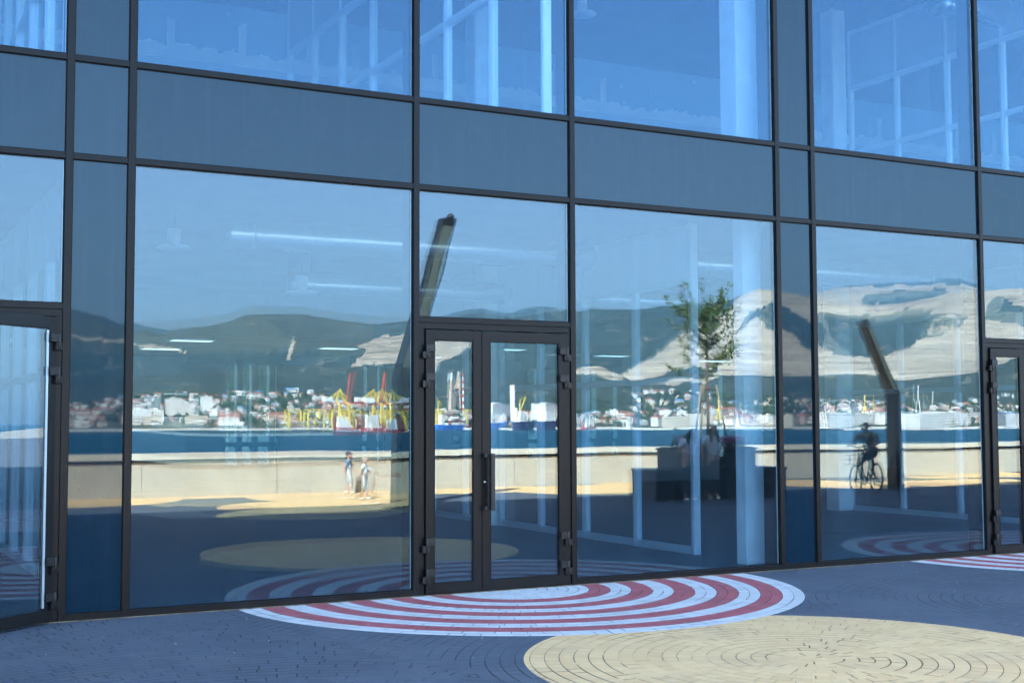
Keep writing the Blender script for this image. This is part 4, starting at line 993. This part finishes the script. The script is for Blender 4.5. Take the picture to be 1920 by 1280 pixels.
for i in range(70):
    px = r_.choice((r_.uniform(535, 640), r_.uniform(640, 770), r_.uniform(812, 885))); p = far(px, r_.uniform(1541, 1556)); lv = r_.randint(0, 3)
    m = MB()
    for x_ in range(24): m.box(-6+x_*.5, -6+x_*.5+.25, -1.22, 1.22, .1, 2.5)
    m.box(-6.05, 6.05, -1.2, 1.2, 0, 2.6)
    o = m.build('shipping_container', CC[i % 6]); o.location = (p.x, p.y, SEA+2.62+lv*2.62); o.rotation_euler.z = -hor(px)
    tag(o, ('rust brown', 'grey', 'rust brown', 'white', 'grey', 'green')[i % 6]+' shipping container stacked on the container quay', 'container', 'containers stacked on the quay')
def ship(px, d, L, B, Hh, hull, label, sup=(.7, .16, 14), cargo=None, flip=1, letters=False):
    t = at_quay(px, d, 'cargo_ship', label, 'ship', None, 0); t.rotation_euler.z = -hor(px)+(0 if flip > 0 else math.pi); t.location.z = SEA-1
    n = 22; prof = []
    m = MB(); vs = []; 
    for i in range(n+1):
        u = i/n*2-1; w = B/2*(1-max(0, (u-.55)/.45)**2)*(1-.35*max(0, (-u-.8)/.2)); sh = 1+.28*max(0, (u-.5)/.5)**2; x = u*L/2
        xb = x*(1-.05*max(0, (u-.5)/.5))
        vs += [(xb, -w*.85, 0), (x, -w, Hh*sh+1), (x, w, Hh*sh+1), (xb, w*.85, 0)]
    fs = []
    for i in range(n):
        a = i*4; fs += [(a, a+4, a+5, a+1), (a+1, a+5, a+6, a+2), (a+2, a+6, a+7, a+3), (a+3, a+7, a+4, a)]
    fs += [(0, 1, 2, 3), (n*4+3, n*4+2, n*4+1, n*4)]
    m.add(vs, fs); m.build('hull', hull, t)
    x0 = -L/2*sup[0]; w = L*sup[1]
    m = MB()
    for k in range(int(sup[2]/3)): m.box(x0-w/2+k*.4, x0+w/2-k*.4, -B*.38, B*.38, Hh+1+k*3, Hh+1+k*3+2.2); m.box(x0-w/2+k*.4+.3, x0+w/2-k*.4-.3, -B*.36, B*.36, Hh+3.2+k*3, Hh+4+k*3)
    m.build('superstructure', 'ship_white', t)
    m = MB(); m.box(x0-w/2-3, x0-w/2-.5, -1.5, 1.5, Hh+1, Hh+sup[2]+3); m.build('funnel', 'rust' if hull == 'hull_red' else ('ship_white' if hull != 'hull_blue' else 'yellow'), t)
    m = MB(); m.bar((x0, 0, Hh+sup[2]), (x0, 0, Hh+sup[2]+8), .5); m.bar((L*.42, 0, Hh+1), (L*.42, 0, Hh+11), .6); m.build('mast', 'ship_white', t)
    if cargo:
        k = 0
        for i in range(int(L*.6/7)):
            for j in range(cargo[1]):
                k += 1; mm = MB(); mm.box(-L*.22+i*7, -L*.22+i*7+6.4, -B*.35, B*.35, Hh+1+j*2.7, Hh+1+j*2.7+2.5)
                mm.build('cargo_box', cargo[0][k % len(cargo[0])], t)
    else:
        for xx in (-.15, .08, .28):
            m = MB(); m.bar((L*xx, 0, Hh+1), (L*xx, 0, Hh+12), .8); m.bar((L*xx, 0, Hh+3), (L*xx+9, 0, Hh+13), .5); m.build('derrick', 'yellow' if letters else 'ship_white', t)
    if letters:
        m = MB(); r5 = random.Random(2); x = -L*.30
        for ch in range(9):
            if ch != 2:
                m.box(x, x+.8, -B/2-.12, -B/2-.02, Hh*.35, Hh*.85); m.box(x, x+2.4, -B/2-.12, -B/2-.02, Hh*.72, Hh*.85)
                if ch % 2: m.box(x+1.7, x+2.4, -B/2-.12, -B/2-.02, Hh*.35, Hh*.85)
                else: m.box(x, x+2.4, -B/2-.12, -B/2-.02, Hh*.5, Hh*.6)
            x += 3.6
        m.build('hull_lettering', 'ship_white', t)
    return t
ship(652, 1530, 34, 12, 4, 'hull_red', 'red hulled ship with white decks below the container cranes', (.5, .5, 12), ((('ship_white', 'grey_metal')), 1))
ship(704, 1527, 40, 12, 4, 'hull_red', 'red hulled ship with white decks lying right of the other red one', (.45, .45, 15), ((('ship_white', 'rust')), 1))
ship(748, 1540, 34, 14, 7, 'hull_navy', 'dark container ship loaded with boxes below the lowered boom', (.75, .15, 12), (('rust', 'hull_navy', 'rust'), 3), -1)
ship(845, 1525, 62, 12, 6, 'hull_blue', 'blue ship with white lettering on its side behind the left door leaf', (.8, .10, 12), (('red', 'ship_white', 'far_green', 'rust'), 2), 1, True)
ship(928, 1540, 40, 12, 8, 'hull_blue', 'bright blue ship bow behind the door handle side', (.7, .15, 12))
ship(985, 1532, 46, 13, 10, 'hull_navy', 'navy ship with white deck cranes behind the right door leaf', (.55, .25, 14))
ship(1030, 1538, 44, 13, 10, 'hull_navy', 'navy ship moored end to end with the other navy one', (.4, .3, 12))
ship(1100, 1530, 30, 9, 2.6, 'hull_red', 'low red barge moored just right of the doors', (.6, .2, 6))
ship(1180, 1535, 16, 6, 2.5, 'ship_white', 'small white boat beside the quay', (.2, .4, 6))
ship(1820, 1532, 20, 6, 3, 'hull_red', 'small red tug near the far door', (.2, .4, 7))
def chimney(px, d, r0_, r1_, ztop, bands, label, mats_):
    p = far(px, d); t = thing('chimney', label, 'chimney', (p.x, p.y, gz(p.x, p.y)-2), 0); h = ztop-t.location.z
    for k in range(bands):
        a = k/bands; c = (k+1)/bands; m = MB(); m.lathe([(r0_+(r1_-r0_)*a, h*a), (r0_+(r1_-r0_)*c, h*c)], 20); m.build('band', mats_[k % 2] if k > bands//2 or len(set(mats_)) > 1 and bands > 6 else mats_[0], t)
    m = MB(); m.lathe([(0, h-.01), (r1_, h-.01)], 20); m.build('top', 'grey_metal', t)
M['chim'] = plain('buff_chimney', (.55, .40, .30), .8)
chimney(846, 1800, 4.0, 2.0, zat(848, 698, 1800), 6, 'stout buff chimney with a pale top left of the striped one', ('chim', 'ship_white'))
chimney(857, 1830, 4.0, 1.9, zat(856, 696, 1830), 6, 'stout buff chimney just behind the other buff one', ('chim', 'quay'))
chimney(871, 1750, 3.2, 1.5, zat(872, 699, 1750), 13, 'slender red and white striped chimney', ('red', 'ship_white'))
chimney(961, 1620, 3.4, 3.0, zat(961, 722, 1620), 6, 'white concrete tower above the navy ship', ('ship_white', 'ship_white'))
def shore_crane(px, d, h, jib, ang, colr, label):
    t = at_quay(px, d, 'harbour_crane', label, 'crane'); t.rotation_euler.z = -hor(px); t.location.z = gz(t.location.x, t.location.y)
    m = MB()
    for x in (-3, 3):
        for y in (-3, 3): m.bar((x, y, 0), (x*.4, y*.4, h*.45), .8)
    m.bar((-3, 0, 3), (3, 0, 3), .7); m.build('portal', colr, t)
    m = MB(); m.box(-2.5, 2.5, -2, 2, h*.45, h*.45+3.5); m.bar((0, 0, h*.5), (0, 0, h), 1.0); m.build('tower', colr, t)
    m = MB(); m.bar((0, 0, h*.55), (math.cos(ang)*jib, 0, h*.55+math.sin(ang)*jib), 1.1); m.bar((0, 0, h), (math.cos(ang)*jib, 0, h*.55+math.sin(ang)*jib), .4)
    if abs(ang) < .05: m.bar((0, 0, h*.55), (-jib*.5, 0, h*.55), 1.0)
    m.build('jib', colr, t)
for a in [(975, 1560, 32, 22, 1.0, 'yellow', 'yellow jib crane beside the white tower'), (818, 1550, 34, 14, 1.2, 'yellow', 'yellow jib crane behind the blue ship'), (1740, 1575, 38, 16, 1.35, 'grey_metal', 'pale shipyard crane with a steep jib right of the far lamp post'),
          (1718, 1700, 40, 34, 0.0, 'ship_white', 'pale tower crane with a level jib on the hillside'), (1632, 1600, 34, 12, 1.3, 'yellow', 'yellow crane left of the far lamp post'), (1346, 1580, 30, 12, 1.2, 'yellow', 'yellow crane behind the tree trunk'), (1462, 1580, 26, 12, 1.2, 'yellow', 'yellow crane at the edge of the narrow panel')]: shore_crane(*a)
p = far(1386, 1535); t = thing('lighthouse', 'small white lighthouse on the quay right of the tree', 'lighthouse', (p.x, p.y, SEA+2.6))
m = MB(); m.lathe([(3.2, 0), (2.6, 3), (2.0, 3.1), (1.5, 14), (2.2, 14.2), (2.2, 14.8), (0, 14.8)], 16); m.build('tower', 'ship_white', t)
m = MB(); m.lathe([(1.1, 14.8), (1.1, 17), (0, 18.4)], 12); m.build('lantern', 'red', t); m = MB(); m.box(-8, 8, -3, 3, -4, 0); m.build('pier', 'ship_white', t)

# ------------------------------------------------------------------ haze over the bay
m_, n_, l_ = mat('sea_haze'); pv = n_.new('ShaderNodeVolumePrincipled'); pv.inputs['Color'].default_value = (.34, .68, 1, 1); pv.inputs['Density'].default_value = 8.5e-5
pv.inputs['Anisotropy'].default_value = .2
oo = n_.new('ShaderNodeOutputMaterial'); l_.new(pv.outputs[0], oo.inputs['Volume']); M['haze'] = m_
m = MB(); m.box(-13000, 13000, -12800, 5200, SEA-1.5, 1300); tag(m.build('haze', 'haze'), 'thin pale haze over the bay', 'haze', kind='stuff')
